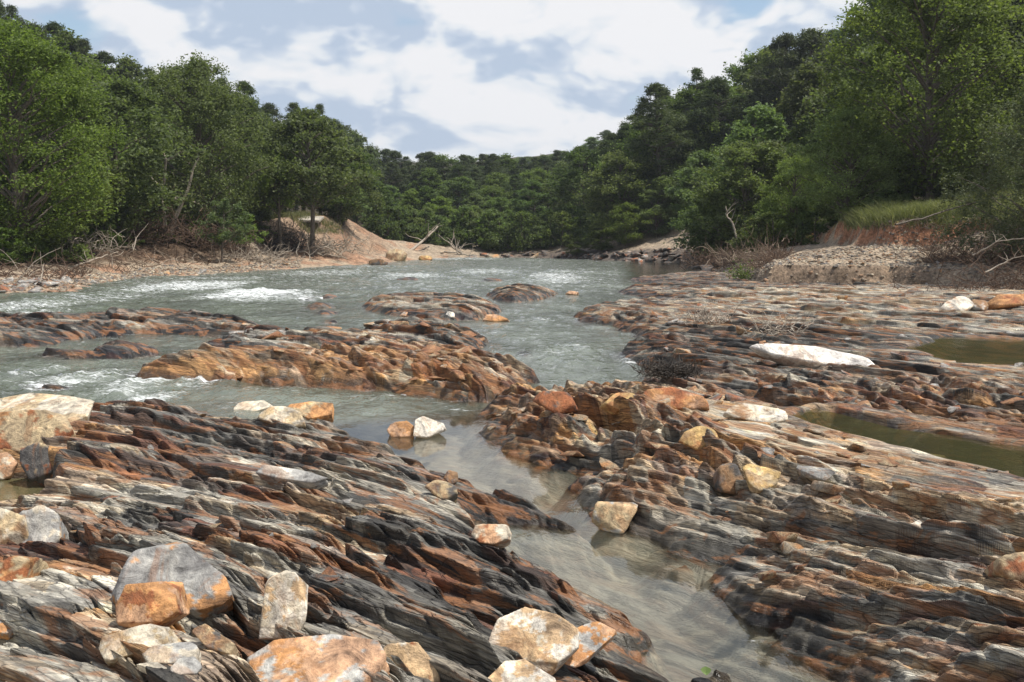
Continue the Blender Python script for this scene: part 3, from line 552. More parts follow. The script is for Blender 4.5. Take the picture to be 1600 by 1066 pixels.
for k, L in enumerate(LEDGES):
    m = (fid == k+1) & ~buried
    if not m.any(): print('empty ledge', L[1]); continue
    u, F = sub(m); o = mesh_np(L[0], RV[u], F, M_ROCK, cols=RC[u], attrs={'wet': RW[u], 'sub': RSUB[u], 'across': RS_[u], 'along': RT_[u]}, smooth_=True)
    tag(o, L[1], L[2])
ZT = np.where(td > 0, np.maximum(Z, tz), Z)
def surf(x, y):                                              # height of rock (or ground) under a point
    if y < 3.2 or y > 80: return gz(x, y)
    i = int(round((math.log(y)-LR0)/step))+40; j = int(np.searchsorted(rc, x/y*FPX+800))
    return float(ZT[min(i, rx.shape[0]-1), min(j, len(rc)-1)])
def surfpx(px, py):                                          # march the pixel's ray down to the surface
    d_ = ray(px, py); Y = np.geomspace(3.3, 79, 2500); p = d_[None]*(Y/d_[1])[:, None]; x = p[:, 0]
    i = np.round((np.log(Y)-LR0)/step).astype(int)+40; j = np.clip(np.searchsorted(rc, x/Y*FPX+800), 0, len(rc)-1)
    s_ = np.maximum(ZT[np.clip(i, 0, rx.shape[0]-1), j], -.02); hit = np.nonzero(p[:, 2]+H <= s_)[0]
    if len(hit) == 0: return P(px, py, 0)
    k = hit[0]; return np.array([x[k], Y[k], s_[k]])

# ------------------------------------------------------------------ water
wc = np.concatenate([np.linspace(-1800, -170, 50), np.arange(-160, 1400, 3.0), np.linspace(1410, 2600, 60)])
wr = np.concatenate([np.linspace(.3, 3.9, 12), np.exp(np.arange(math.log(4), math.log(175), .005))])
ux, uy = fan(wc, wr)
FOAM = [(300, 448, 90, 8, .75), (400, 461, 80, 7, .85), (460, 466, 60, 5, .55), (250, 440, 90, 4, .45), (150, 466, 110, 8, .5), (40, 480, 90, 10, .6), (60, 492, 60, 5, .5), (350, 436, 120, 4, .5), (500, 428, 90, 5, .55), (450, 440, 60, 4, .35),
        (640, 432, 60, 4, .6), (760, 425, 60, 4, .55), (870, 434, 50, 8, .62), (900, 426, 60, 3, .5), (720, 405, 90, 1.6, .6), (820, 407, 60, 2, .4), (560, 418, 60, 3, .5), (540, 460, 30, 2, .35), (600, 447, 40, 3, .3),
        (60, 580, 40, 8, .5), (110, 598, 70, 12, .62), (200, 610, 60, 10, .58), (240, 625, 40, 10, .62), (170, 585, 60, 5, .45), (300, 606, 60, 7, .5), (430, 612, 90, 4, .35), (560, 620, 120, 5, .3), (210, 636, 40, 5, .55),
        (845, 500, 16, 3, .5), (890, 548, 50, 8, .32), (900, 565, 40, 6, .28), (982, 568, 10, 5, .6), (480, 447, 200, 14, .16), (120, 590, 200, 30, .16)]
foam = (.20+.16*sst(uy, 40, 60)*(ux/uy*FPX+800 < 1000)).astype(np.float32)*np.ones(ux.shape, np.float32); turb = np.zeros(ux.shape, np.float32)
UA = ux/uy*FPX+800
UPY = 533-FPX*np.tan(PITCH-np.arctan(H/np.sqrt(uy*uy)))      # photo row of a flat water point
for (px, py, rx_, ry_, k) in FOAM:
    c = P(px, py); rad = rx_/FPX*c[1]; c1_ = P(px, py-ry_)[1]; c2_ = P(px, py+ry_)[1]; rady = abs(c1_-c2_)/2
    gsn = np.exp(-np.abs((ux-c[0])/rad/1.25)**2.5-np.abs((uy-c[1])/rady/1.5)**2.5); foam = np.maximum(foam, gsn*k*.95); turb = np.maximum(turb, gsn*min(1, k*1.5))
calm = np.zeros(ux.shape, np.float32)
ccl = W2([(520, 668), (740, 650), (760, 700), (880, 745), (930, 835), (1120, 890), (1330, 1200), (1000, 1200), (700, 860), (900, 845), (500, 690)])
calm = sst(polydist(ux, uy, ccl), -.8, .3)
calm = np.maximum(calm, sst(UA, 960, 1010)*sst(uy, 55, 66)*.8)
base_r = .034*(1-calm)+.0015
flow = fbm(ux*.55+uy*.12, uy*.4, 4, 111); fl2 = fbm(ux*2.4, uy*1.3, 4, 113); fl3 = fbm(ux*7, uy*4, 3, 115)
wz = flow*base_r*2.2+fl2*base_r*1.2+fl3*base_r*.35+turb*(np.abs(fl2)*.16+fl3*.05+.05+flow*.12)
wz = wz+.35*sst(uy, 62, 120)*0
# depth below the surface
rz = np.full(ux.shape, -1.5, np.float32)
ii = np.clip(np.round((np.log(uy)-LR0)/step).astype(int)+40, 0, rx.shape[0]-1); jj = np.clip(np.searchsorted(rc, UA), 0, len(rc)-1)
inrng = (uy > 3.2) & (uy < 80); rz[inrng] = Z[ii, jj][inrng]
depth = np.clip(wz-rz, 0, 3)
murk = (1-np.exp(-depth*(1.5+3.5*(1-calm))))*(.30+.67*(1-calm))
# foam where fast water meets rock
shorefoam = np.exp(-np.clip(depth, 0, 1)*9)*(1-calm)*.22*np.clip(turb*2+.25, 0, 1)
foam = np.clip((foam+shorefoam)*(1-calm), 0, 1)
ripple = np.clip(.5*(1-calm)+.018+turb*.5, 0, 1)
WVv = np.stack([ux, uy, wz], -1).reshape(-1, 3); WF = grid_faces(*ux.shape)
keep = (rz < .30).reshape(-1)[WF].any(1); tzz, tdd, _ = terrain(ux, uy, False); keep &= (tdd < 2.5).reshape(-1)[WF].any(1)
F = WF[keep]; u, inv = np.unique(F, return_inverse=True)
rv = mesh_np('river', WVv[u], inv.reshape(-1, 4), M_RIVER, attrs={'foam': foam.reshape(-1)[u], 'murk': murk.reshape(-1)[u], 'ripple': ripple.reshape(-1)[u]}, smooth_=True); tag(rv, kind='structure')
for pw, (nm, kd, pl, lev) in zip(pool_polys, POOLS):
    c = np.mean(pw, 0); pts = [(c[0]+(p[0]-c[0])*1.06+.25*np.sign(p[0]-c[0])*(kd != 'crack'), c[1]+(p[1]-c[1])*1.06+.3*np.sign(p[1]-c[1])*(kd != 'crack')) for p in pw]
    bm = bmesh.new(); bm.faces.new([bm.verts.new((x, y, lev)) for x, y in pts]); bm.normal_update()
    if bm.faces[0].normal.z < 0 if hasattr(bm.faces, 'ensure_lookup_table') and (bm.faces.ensure_lookup_table() or True) else False: bmesh.ops.reverse_faces(bm, faces=bm.faces[:])
    bmesh.ops.triangulate(bm, faces=bm.faces[:])
    me = bpy.data.meshes.new('pool'); bm.to_mesh(me); bm.free(); me.materials.append(M_POOL)
    for an, vv in (('murk', {'green': .12, 'brown': .16, 'left': .3, 'crack': .4}[kd]), ('ripple', .09)):
        at = me.attributes.new(an, 'FLOAT', 'POINT'); at.data.foreach_set('value', np.full(len(me.vertices), vv, np.float32))
    o = bpy.data.objects.new('pool_water', me); COL.objects.link(o); tag(o, kind='structure')

# ------------------------------------------------------------------ loose stones
_ico = {}
def ico(sub_):
    if sub_ not in _ico:
        bm = bmesh.new(); bmesh.ops.create_icosphere(bm, subdivisions=sub_, radius=1)
        _ico[sub_] = (np.array([v.co[:] for v in bm.verts]), np.array([[v.index for v in f.verts] for f in bm.faces])); bm.free()
    return _ico[sub_]
def hull_stone(planes, ext, seed, sub_=5, sharp=26, rough=.03, strat=.012, axis=None):
    """convex polytope (planes = [(unit normal, offset)]) swept by a dense sphere, then chipped and layered"""
    D, F = ico(sub_); R_ = axis if axis is not None else np.eye(3)
    D = (D*np.array(ext))@R_; D = D/np.linalg.norm(D, axis=1)[:, None]
    acc = np.zeros(len(D))
    for n_, h_ in planes:
        acc = np.maximum(acc, (D@np.asarray(n_))/h_)
    r = 1/np.maximum(acc, 1e-3); p = D*r[:, None]; sz = max(ext)
    q = p/sz
    ridg = 1-np.abs(fbm3(q*2.2+seed, 3, seed))*2
    p = p*(1+rough*(fbm3(q*3+seed*3.1, 5, seed)+.35*ridg))[:, None]
    loc = p@R_.T                                               # layered edges: step the sides by layer
    lay = vn3(np.stack([loc[:, 0]/sz*1.2, loc[:, 1]/sz*1.2, loc[:, 2]/sz*16+seed], -1), seed+5)-.5
    side = 1-np.abs((p/np.linalg.norm(p, axis=1)[:, None])@R_[2])
    p = p*(1+strat*4*lay*side)[:, None]
    return p, F
def stone_cols(p, sz, c1, c2, seed, mixb=.0, c3=None):
    q = p/sz; m = sst(fbm3(q*1.7+seed, 6, seed+3, .65)+mixb, -.02, .05)[:, None]
    c = np.array(c1)*(1-m)+np.array(c2)*m
    if c3 is not None:
        m3 = sst(fbm3(q*2.1-seed*2, 6, seed+9, .65), .12, .18)[:, None]; c = c*(1-m3)+np.array(c3)*m3
    return c*(1+.35*fbm3(q*9, 4, seed+4, .7)[:, None])
def chull(pts):
    pts = sorted(map(tuple, pts))
    def half(ps):
        o = []
        for p in ps:
            while len(o) > 1 and (o[-1][0]-o[-2][0])*(p[1]-o[-2][1])-(o[-1][1]-o[-2][1])*(p[0]-o[-2][0]) <= 0: o.pop()
            o.append(p)
        return o
    a, b = half(pts), half(pts[::-1]); return a[:-1]+b[:-1]
def stone(name, label, cat, poly, base, normal, thick, c1, c2=None, c3=None, mixb=0., seed=1, group=None, rough=.03, strat=.012, sub_=5, sharp=90, mat=None, taper=.35, zb=None):
    """poly: traced outline (photo pixels) of the visible face; it is laid on a plane through the contact point and given thickness"""
    n = np.array(normal, float); n /= np.linalg.norm(n)
    if len(base) == 2: b = surfpx(*base)
    else: b = P(*base)
    pts = []
    for px, py in poly:
        d_ = ray(px, py); t_ = np.dot(b-np.array([0, 0, H]), n)/np.dot(d_, n); pts.append(d_*t_+np.array([0, 0, H]))
    pts = np.array(pts); cen = pts.mean(0)
    e1 = pts[np.argmax(np.linalg.norm(pts-cen, axis=1))]-cen; e1 /= np.linalg.norm(e1); e2 = np.cross(n, e1)
    q2 = chull([((p-cen)@e1, (p-cen)@e2) for p in pts]); q2 = np.array(q2)
    c0 = q2.mean(0); cen = cen+e1*c0[0]+e2*c0[1]; q2 = q2-c0
    cen3 = cen-n*thick/2
    rg = np.random.default_rng(seed); planes = [(n, thick/2), (-n+.1*rg.normal(size=3), thick/2)]
    for i in range(len(q2)):
        a_, b_ = q2[i], q2[(i+1) % len(q2)]; ed = b_-a_; nn = np.array([ed[1], -ed[0]]); l_ = np.linalg.norm(nn)
        if l_ < 1e-4: continue
        nn /= l_; off = nn@a_
        n3 = e1*nn[0]+e2*nn[1]; tl = max(taper*(rg.random()*2-1.2), -.7*off/thick); m = n3+n*tl; ln = np.linalg.norm(m)
        planes.append((m/ln, max((off+tl*thick/2)/ln, .01)))
    planes = [(p_/np.linalg.norm(p_), h_) for p_, h_ in planes]
    for _ in range(9):                                         # knock off a few corners
        v = e1*rg.normal()+e2*rg.normal()+n*rg.normal()*.6; v /= np.linalg.norm(v)
        sup = max((pts-cen)@v)+abs(v@n)*thick*.4; planes.append((v, max(sup*(.80+.17*rg.random()), .02)))
    ext = (np.abs(q2[:, 0]).max(), np.abs(q2[:, 1]).max(), thick/2)
    ax = np.stack([e1, e2, n])
    p, F = hull_stone(planes, (ext[0], ext[1], max(ext[2], ext[0]*.25)), seed, sub_, sharp, rough, strat, ax)
    cols_ = stone_cols(p, max(ext), c1, c2 if c2 is not None else c1, seed, mixb, c3)
    p = p@np.eye(3)
    zlow = p[:, 2].min(); o = mesh_np(name, p-np.array([0, 0, zlow]), F, mat or M_STONE, cols=np.clip(cols_, .01, .85), attrs={'wet': np.zeros(len(p))}, smooth_=False)
    o.location = cen3+np.array([0, 0, zlow]); tag(o, label, cat, group); return o
CREAM = (.52, .37, .22); GREY = (.30, .30, .29); LG = (.42, .42, .40); PALE = (.56, .51, .41); WHITE = (.66, .62, .54); TAN = (.44, .35, .22); ORG = (.46, .24, .10); RUST = (.30, .11, .045); PINK = (.50, .31, .19); YEL = (.50, .35, .15); DK = (.10, .095, .09); BRN = (.25, .16, .09)
STONES = [
 ('boulder', 'large tan flat-topped slab with rust streaks at the left edge beside the rapids', [(-60, 650), (-40, 628), (40, 613), (150, 621), (133, 657), (60, 652), (0, 668)], (60, 668, .52), (-.05, -.22, 1), .22, PALE, TAN, None, 0, 11),
 ('boulder', 'orange streaked block wedged under the tan slab at the left edge', [(-50, 650), (40, 640), (98, 640), (112, 668), (92, 700), (40, 712), (-30, 704)], (40, 712), (-.1, -1, .55), .5, TAN, ORG, RUST, -.02, 12),
 ('boulder', 'dark grey and ochre block below the orange streaked block at the left edge', [(26, 704), (60, 690), (88, 700), (80, 748), (48, 756), (28, 730)], (56, 756), (-.2, -1, .5), .35, DK, TAN, RUST, -.1, 13),
 ('boulder', 'large grey wedge boulder with a rust orange left face in the left foreground', [(178, 905), (222, 838), (262, 826), (300, 866), (352, 900), (366, 938), (300, 970), (185, 962)], (275, 972), (.25, -.85, .75), .42, GREY, GREY, ORG, -.3, 14),
 ('stone', 'orange brown block leaning against the front of the grey wedge boulder', [(180, 948), (196, 914), (246, 908), (272, 930), (278, 958), (240, 984), (182, 976)], (228, 986), (-.1, -1, .55), .2, ORG, PINK, RUST, .1, 15),
 ('stone', 'long tan rectangular block below the grey wedge boulder', [(152, 1004), (160, 988), (268, 968), (276, 990), (270, 1006), (172, 1032), (155, 1026)], (210, 1030), (-.05, -.7, .9), .16, PALE, TAN, None, 0, 16),
 ('stone', 'small pale angular stone right of the long tan block', [(222, 1022), (240, 1006), (290, 1000), (314, 1004), (312, 1030), (280, 1038), (232, 1036)], (268, 1040), (0, -.6, 1), .1, PALE, LG, None, 0, 17),
 ('stone', 'small light grey flat stone lowest among the pale stones by the tan block', [(262, 1046), (280, 1028), (306, 1024), (318, 1036), (308, 1050), (280, 1054)], (290, 1053), (.1, -.5, 1), .07, LG, LG, None, 0, 18),
 ('stone', 'thin pale sliver of stone under the pale angular stone', [(212, 1036), (246, 1034), (262, 1044), (240, 1048)], (236, 1048), (0, -.5, 1), .04, PALE, PALE, None, 0, 19),
 ('stone', 'dark brown slab lying between the grey wedge boulder and the standing pale stone', [(294, 982), (318, 972), (350, 994), (372, 1010), (360, 1022), (320, 1010)], (335, 1020), (-.1, -.7, .8), .1, BRN, TAN, DK, 0, 20),
 ('stone', 'upright pale mottled stone standing on end in the left foreground', [(402, 962), (404, 938), (426, 902), (452, 888), (478, 906), (482, 940), (476, 984), (450, 998), (404, 998)], (440, 1000), (.05, -1, .28), .2, PALE, WHITE, CREAM, -.05, 21),
 ('boulder', 'broad orange layered slab with a grey corner at the bottom edge of the photo', [(380, 1030), (430, 1000), (520, 990), (590, 1000), (602, 1022), (580, 1066), (480, 1085), (400, 1080)], (480, 1066, .78), (-.05, -.5, 1), .25, ORG, PINK, LG, .1, 22),
 ('boulder', 'orange and white angular block at the bottom edge right of the layered orange slab', [(572, 1040), (590, 1008), (652, 1002), (682, 1040), (690, 1080), (580, 1100)], (630, 1070, .62), (.1, -1, .5), .3, CREAM, WHITE, RUST, -.05, 23),
 ('stone', 'brown block half hidden at the bottom edge between the orange slabs', [(520, 1060), (545, 1045), (580, 1052), (600, 1080), (540, 1100)], (560, 1080, .68), (0, -1, .6), .2, ORG, RUST, None, 0, 24),
 ('boulder', 'large pale orange cream slab tilted over the dark ledge at bottom centre', [(760, 1005), (768, 970), (820, 948), (850, 958), (905, 968), (905, 1010), (868, 1046), (800, 1040)], (830, 1046, .42), (-.25, -.75, .8), .12, PALE, CREAM, WHITE, .05, 25),
 ('stone', 'thin orange plate resting on the right end of the pale cream slab', [(868, 1040), (880, 990), (925, 966), (966, 986), (940, 1012), (890, 1048)], (900, 1046, .38), (.1, -.6, .9), .06, PINK, ORG, LG, .05, 26),
 ('stone', 'white and cream broken stone at the bottom edge below the pale cream slab', [(742, 1066), (770, 1036), (820, 1030), (868, 1060), (860, 1090), (750, 1095)], (800, 1075, .5), (-.1, -.6, .9), .2, WHITE, PALE, CREAM, -.1, 27),
 ('stone', 'cream and rust stone sitting in the narrow inlet of the foreground ledge', [(735, 836), (740, 820), (765, 816), (800, 820), (796, 840), (770, 851), (748, 848)], (768, 852), (-.1, -.8, .8), .16, PALE, PINK, RUST, -.05, 28),
 ('stone', 'orange cream pointed stone standing at the edge of the right ledge by the pool', [(920, 815), (932, 782), (990, 783), (1000, 790), (975, 836), (942, 832)], (955, 838), (-.1, -1, .35), .22, CREAM, TAN, LG, 0, 29),
 ('stone', 'flat orange block lying in the shallow channel, left one of a touching pair', [(604, 676), (606, 660), (640, 657), (648, 664), (645, 682), (610, 683)], (625, 684, 0.0), (-.1, -.9, .6), .3, PINK, ORG, None, 0, 30),
 ('stone', 'white faced block lying in the shallow channel, right one of a touching pair', [(645, 682), (648, 656), (662, 650), (692, 661), (698, 672), (670, 684)], (668, 686, 0.0), (.2, -.9, .6), .3, WHITE, PALE, None, -.1, 31),
 ('stone', 'pale bent slab at the far edge of the left ledge, left one of three', [(360, 640), (372, 628), (420, 625), (430, 634), (400, 642)], (395, 646), (0, -.5, 1), .12, PALE, PALE, None, 0, 32),
 ('stone', 'pale rounded slab at the far edge of the left ledge, middle one of three', [(400, 652), (414, 636), (444, 634), (470, 644), (478, 664), (440, 668)], (440, 668), (0, -.8, .8), .16, PALE, TAN, None, 0, 33),
 ('stone', 'orange tinged slab at the far edge of the left ledge, right one of three', [(444, 634), (480, 626), (520, 630), (518, 648), (482, 654)], (485, 656), (0, -.7, .8), .16, TAN, ORG, None, 0, 34),
 ('stone', 'splintered orange brown rock at the left edge above the bottom corner', [(-30, 950), (-20, 880), (20, 868), (50, 876), (30, 930), (10, 960)], (10, 960, .72), (.2, -1, .4), .25, ORG, TAN, RUST, .05, 35),
 ('stone', 'small orange grey flat stone at the left edge below the splintered rock', [(-20, 985), (-10, 966), (30, 962), (38, 972), (10, 990)], (10, 990, .75), (0, -.6, 1), .06, ORG, GREY, None, 0, 36),
 ('boulder', 'smooth tan boulder at the left edge beside the small brown pool', [(-60, 880), (-50, 800), (0, 792), (38, 806), (44, 840), (20, 872), (-20, 890)], (0, 892, .45), (.1, -1, .5), .5, TAN, PALE, BRN, 0, 37),
 ('boulder', 'pale grey lump between the tan boulder and the dark ledge at left', [(20, 850), (30, 800), (66, 788), (90, 800), (95, 850), (60, 872)], (58, 872, .5), (.1, -1, .5), .3, LG, PALE, ORG, -.1, 38),
 ('stone', 'pale cream stone above the small brown pool at the left edge', [(-30, 750), (-20, 712), (10, 704), (26, 722), (14, 750)], (0, 752), (0, -1, .4), .25, PALE, PINK, None, 0, 39),
 ('boulder', 'long chalk white slab lying among dark rocks on the right shelf', [(1170, 540), (1190, 535), (1280, 541), (1388, 566), (1376, 575), (1300, 571), (1200, 552)], (1290, 573), (.02, -.8, .7), .4, (.80, .77, .72), (.80, .77, .72), None, -.2, 40),
 ('boulder', 'white rock beside the far gravel bank at right', [(1466, 480), (1490, 464), (1516, 460), (1526, 474), (1512, 486), (1480, 485)], (1496, 486), (0, -.8, .7), .9, WHITE, WHITE, PINK, -.2, 41),
 ('boulder', 'long orange slab at the right edge just right of the white rock', [(1540, 466), (1560, 460), (1700, 454), (1700, 470), (1570, 478), (1545, 476)], (1600, 480), (0, -.8, .7), .8, PINK, ORG, RUST, 0, 42),
 ('boulder', 'rounded brown stone squeezed between the white rock and the long orange slab', [(1514, 478), (1520, 465), (1540, 464), (1548, 476), (1536, 486)], (1530, 487), (0, -.8, .7), .8, BRN, LG, None, 0, 43),
 ('boulder', 'rounded pink cream stone at the water edge behind the orange island', [(695, 540), (704, 526), (722, 524), (735, 534), (722, 543), (704, 544)], (715, 544, .02), (0, -.9, .6), .5, PINK, PALE, None, 0, 44),
 ('stone', 'orange flat stone at the tip of the grey midstream island', [(750, 499), (756, 491), (778, 491), (796, 499), (775, 503)], (772, 503, .0), (0, -.8, .7), .5, PINK, ORG, None, 0, 45),
 ('stone', 'small white stone on the near side of the grey midstream island', [(694, 495), (700, 486), (710, 488), (710, 497)], (702, 497), (0, -.9, .6), .35, WHITE, LG, None, 0, 46),
 ('stone', 'small orange stone on low brown slabs behind the orange island', [(606, 514), (618, 504), (625, 510), (620, 516)], (615, 516), (0, -.9, .6), .35, ORG, PINK, None, 0, 47),
 ('stone', 'small pink stone at the left side of the grey midstream island', [(622, 493), (632, 486), (644, 490), (640, 495)], (633, 495), (0, -.9, .6), .35, PINK, LG, None, 0, 48),
 ('stone', 'pink stone awash in the rapids right of the far dark hump', [(882, 459), (890, 454), (904, 456), (900, 461)], (893, 461, .0), (0, -.9, .6), .5, PINK, PINK, None, 0, 49),
 ('stone', 'yellow stained flat plate tilted up on the right ledge', [(1160, 728), (1178, 722), (1222, 734), (1212, 760), (1188, 768), (1168, 752)], (1192, 768), (-.1, -.75, .8), .07, YEL, TAN, None, 0, 50),
 ('stone', 'dark bladed rock standing just left of the yellow stained plate', [(1122, 768), (1126, 730), (1152, 722), (1166, 758), (1150, 774)], (1142, 776), (.3, -1, .3), .12, DK, BRN, None, 0, 51),
 ('stone', 'white streaked stack of thin slabs at the near end of the green pool', [(1124, 640), (1156, 629), (1230, 640), (1238, 652), (1200, 662), (1150, 652)], (1190, 660), (0, -.5, 1), .12, PALE, WHITE, BRN, -.05, 52),
 ('stone', 'orange brown slab standing tilted at the head of the channel', [(1000, 628), (1012, 608), (1052, 604), (1100, 616), (1110, 640), (1060, 640)], (1060, 642), (-.1, -.9, .6), .2, RUST, ORG, PINK, 0, 53),
 ('stone', 'orange pointed slab at the lip of the channel left of the tilted slab', [(938, 628), (960, 614), (988, 612), (1004, 628), (970, 640)], (970, 642), (0, -.8, .8), .16, ORG, YEL, None, 0, 54),
 ('stone', 'maroon pointed rock where the orange island meets the right ledge', [(838, 630), (852, 610), (890, 612), (906, 640), (870, 648)], (870, 648), (.1, -1, .4), .25, RUST, RUST, DK, 0, 55),
 ('stone', 'squared brown block on edge at the far right of the foreground ledge', [(1560, 890), (1562, 868), (1600, 860), (1630, 870), (1626, 905), (1590, 915)], (1590, 916), (-.1, -1, .5), .3, BRN, TAN, RUST, 0, 56),
 ('stone', 'light grey oblong slab in the upper part of the left ledge', [(400, 738), (412, 724), (450, 728), (520, 748), (500, 756), (430, 746)], (460, 756), (.1, -.6, .9), .1, GREY, LG, None, 0, 57),
 ('stone', 'smooth brown lump on the ledge finger beside the channel', [(690, 745), (700, 734), (716, 738), (718, 752), (704, 758)], (704, 759), (0, -1, .6), .14, BRN, DK, None, 0, 58),
 ('stone', 'tan stone lump resting on the ledge finger behind the dark inlet rocks', [(660, 760), (680, 748), (712, 756), (716, 772), (690, 782)], (690, 782), (0, -.9, .6), .14, TAN, DK, None, 0, 59),
 ('stone', 'white chip of stone on the pale layered rock at right', [(1424, 818), (1436, 812), (1448, 820), (1440, 828)], (1436, 829), (0, -.7, .7), .06, WHITE, WHITE, None, 0, 60),
 ('stone', 'orange slab tipped against the white streaked slabs on the right ledge', [(1060, 690), (1075, 668), (1110, 664), (1122, 684), (1090, 704)], (1090, 704), (-.2, -.9, .6), .1, YEL, ORG, None, 0, 61),
 ('boulder', 'large brown boulder on the far left shore beside the water', [(600, 404), (602, 392), (612, 387), (628, 390), (634, 398), (630, 409), (608, 409)], (616, 408, .1), (0, -1, .3), 2.2, TAN, BRN, None, 0, 62),
 ('boulder', 'low dark boulder in the water in front of the large far brown boulder', [(573, 415), (578, 405), (594, 403), (607, 409), (606, 415)], (590, 415, 0), (0, -1, .3), 1.6, BRN, DK, None, 0, 63),
 ('boulder', 'yellow orange boulder at the far water edge right of the large brown boulder', [(652, 405), (656, 399), (670, 399), (677, 404), (672, 407), (656, 407)], (664, 407, 0), (0, -1, .3), 1.8, YEL, ORG, None, 0, 64),
]
for (nm, lb, poly, base, nrm, th, c1, c2, c3, mb, sd) in STONES:
    stone(nm, lb, 'rock', poly, base, nrm, th, c1, c2, c3, mb, sd, mat=M_FARSTONE if sd in (62, 63, 64, 40, 41, 42, 43) else None, sub_=6 if sd in (11, 12, 14, 15, 16, 21, 22, 23, 25, 26, 27) else 5 if sd < 40 else 4, rough=.024)

# shared shapes for the many loose fragments
def frag_mesh(seed, ext, c1, c2, c3=None, mat=None):
    rg = np.random.default_rng(seed); bm = bmesh.new(); e = np.array(ext)
    for k in range(15):
        v = rg.uniform(-1, 1, 3); v[2] = np.sign(v[2])*(.7+.3*abs(v[2])); v *= e*(.75+.25*rg.random(3)); bm.verts.new(v)
    r_ = bmesh.ops.convex_hull(bm, input=bm.verts[:]); bmesh.ops.delete(bm, geom=list({g_ for g_ in r_['geom_interior']+r_['geom_unused'] if isinstance(g_, bmesh.types.BMVert)}), context='VERTS')
    bmesh.ops.dissolve_limit(bm, angle_limit=.3, verts=bm.verts[:], edges=bm.edges[:]); bmesh.ops.bevel(bm, geom=bm.edges[:], offset=.035, segments=1, affect='EDGES')
    bmesh.ops.triangulate(bm, faces=bm.faces[:]); bmesh.ops.subdivide_edges(bm, edges=bm.edges[:], cuts=1, use_grid_fill=True)
    bmesh.ops.triangulate(bm, faces=bm.faces[:]); p = np.array([v.co[:] for v in bm.verts]); F = np.array([[v.index for v in f.verts] for f in bm.faces]); bm.free()
    p = p*(1+.03*fbm3(p*4, 3, seed)[:, None])
    return mesh_np('rock_fragment', p, F, mat or M_STONE, cols=np.clip(stone_cols(p, max(ext), c1, c2, seed, 0, c3), .01, .85), attrs={'wet': np.zeros(len(p))}, link=False).data
FR = {k: [frag_mesh(i*17+hash_, (1, .5+.12*i, .14+.08*(i % 3)), c1, c2, c3) for i in range(5)] for k, (hash_, c1, c2, c3) in
      {'rust': (100, (.22, .10, .05), (.33, .18, .09), TAN), 'tan': (200, (.34, .27, .18), (.42, .37, .29), ORG), 'grey': (300, GREY, LG, DK), 'dark': (400, DK, GREY, RUST), 'cream': (500, (.40, .26, .16), (.42, .37, .29), ORG), 'darker': (600, (.045, .043, .042), DK, None)}.items()}
def put(name, me, loc, sc, rot, label, cat, group):
    o = bpy.data.objects.new(name, me); COL.objects.link(o); o.location = loc; o.scale = (sc, sc, sc); o.rotation_euler = rot
    return tag(o, label, cat, group)
def scatter_frags(n, box, kinds, label, group, size, seed, minz=.03, name='rock_fragment', clsz=None, mats=None):
    rg = random.Random(seed); k = 0; tries = 0
    while k < n and tries < n*12:
        tries += 1
        px = rg.uniform(box[0], box[2]); py = rg.uniform(box[1], box[3]); p = P(px, py, .3)
        z_ = surf(p[0], p[1])
        if z_ < minz: continue
        s_ = size*(.45+1.1*rg.random()**2.2)*(p[1]/8)**.35
        kk = rg.choice(kinds); me = rg.choice(FR[kk]); lb_ = {'rust': 'rust orange ', 'tan': 'tan ', 'grey': 'pale grey ', 'dark': 'dark ', 'cream': 'pinkish cream '}[kk]+label
        put(name, me, (p[0], p[1], z_-s_*.01), s_, (rg.uniform(-.35, .35), rg.uniform(-.35, .35), rg.uniform(0, 6.28)), ('large ' if s_ > size*1.15 else 'small ')+lb_, 'rock', group); k += 1
scatter_frags(55, (760, 625, 1130, 745), ['rust', 'tan', 'cream', 'rust'], 'angular rock fragment strewn on the ledge right of the channel', 'fragments strewn on the ledge right of the channel', .12, 1)
scatter_frags(45, (300, 560, 830, 605), ['rust', 'rust', 'cream'], 'angular rock fragment lying on the orange rock island', 'fragments on the orange island', .16, 2)
scatter_frags(45, (360, 505, 750, 545), ['tan', 'grey', 'rust'], 'slab lying on the low rocks behind the orange island', 'slabs behind the orange island', .22, 3)
scatter_frags(90, (1020, 480, 1600, 650), ['rust', 'grey', 'dark', 'dark', 'tan'], 'rock slab lying on the flat right shelf', 'slabs scattered on the right shelf', .17, 4)
scatter_frags(50, (1130, 690, 1600, 900), ['tan', 'grey', 'cream', 'rust'], 'broken slab lying on the right foreground ledge', 'slabs on the right foreground ledge', .13, 5)
scatter_frags(45, (40, 660, 560, 1060), ['grey', 'tan', 'rust', 'dark'], 'rock chip lying on the left foreground ledge', 'chips on the left foreground ledge', .085, 6)
# far rock heaps
def far_rocks(n, x0, x1, ybase, dz0, kinds, label, group, size, seed):
    rg = random.Random(seed)
    for k in range(n):
        px = rg.uniform(x0, x1); b = P(px, ybase(px) if callable(ybase) else ybase, 0); dd = rg.random()**1.3*dz0
        x, y = b[0]*(1+dd/b[1]), b[1]+dd; s_ = size*(.4+1.2*rg.random()**2)
        put('shore_rock', rg.choice(FR[rg.choice(kinds)]), (x, y, gz(x, y)+s_*.12), s_, (rg.uniform(-.5, .5), rg.uniform(-.5, .5), rg.uniform(0, 6.28)), label, 'rock', group)
RS = lambda px: float(np.interp(px, [p[0] for p in right_shore], [p[1] for p in right_shore]))
LS = lambda px: float(np.interp(px, [p[0] for p in left_shore], [p[1] for p in left_shore]))
far_rocks(120, 860, 1120, RS, 6, ['dark', 'darker', 'darker'], 'black rock block heaped on the far right shore', 'black blocks on the far right shore', .8, 11)
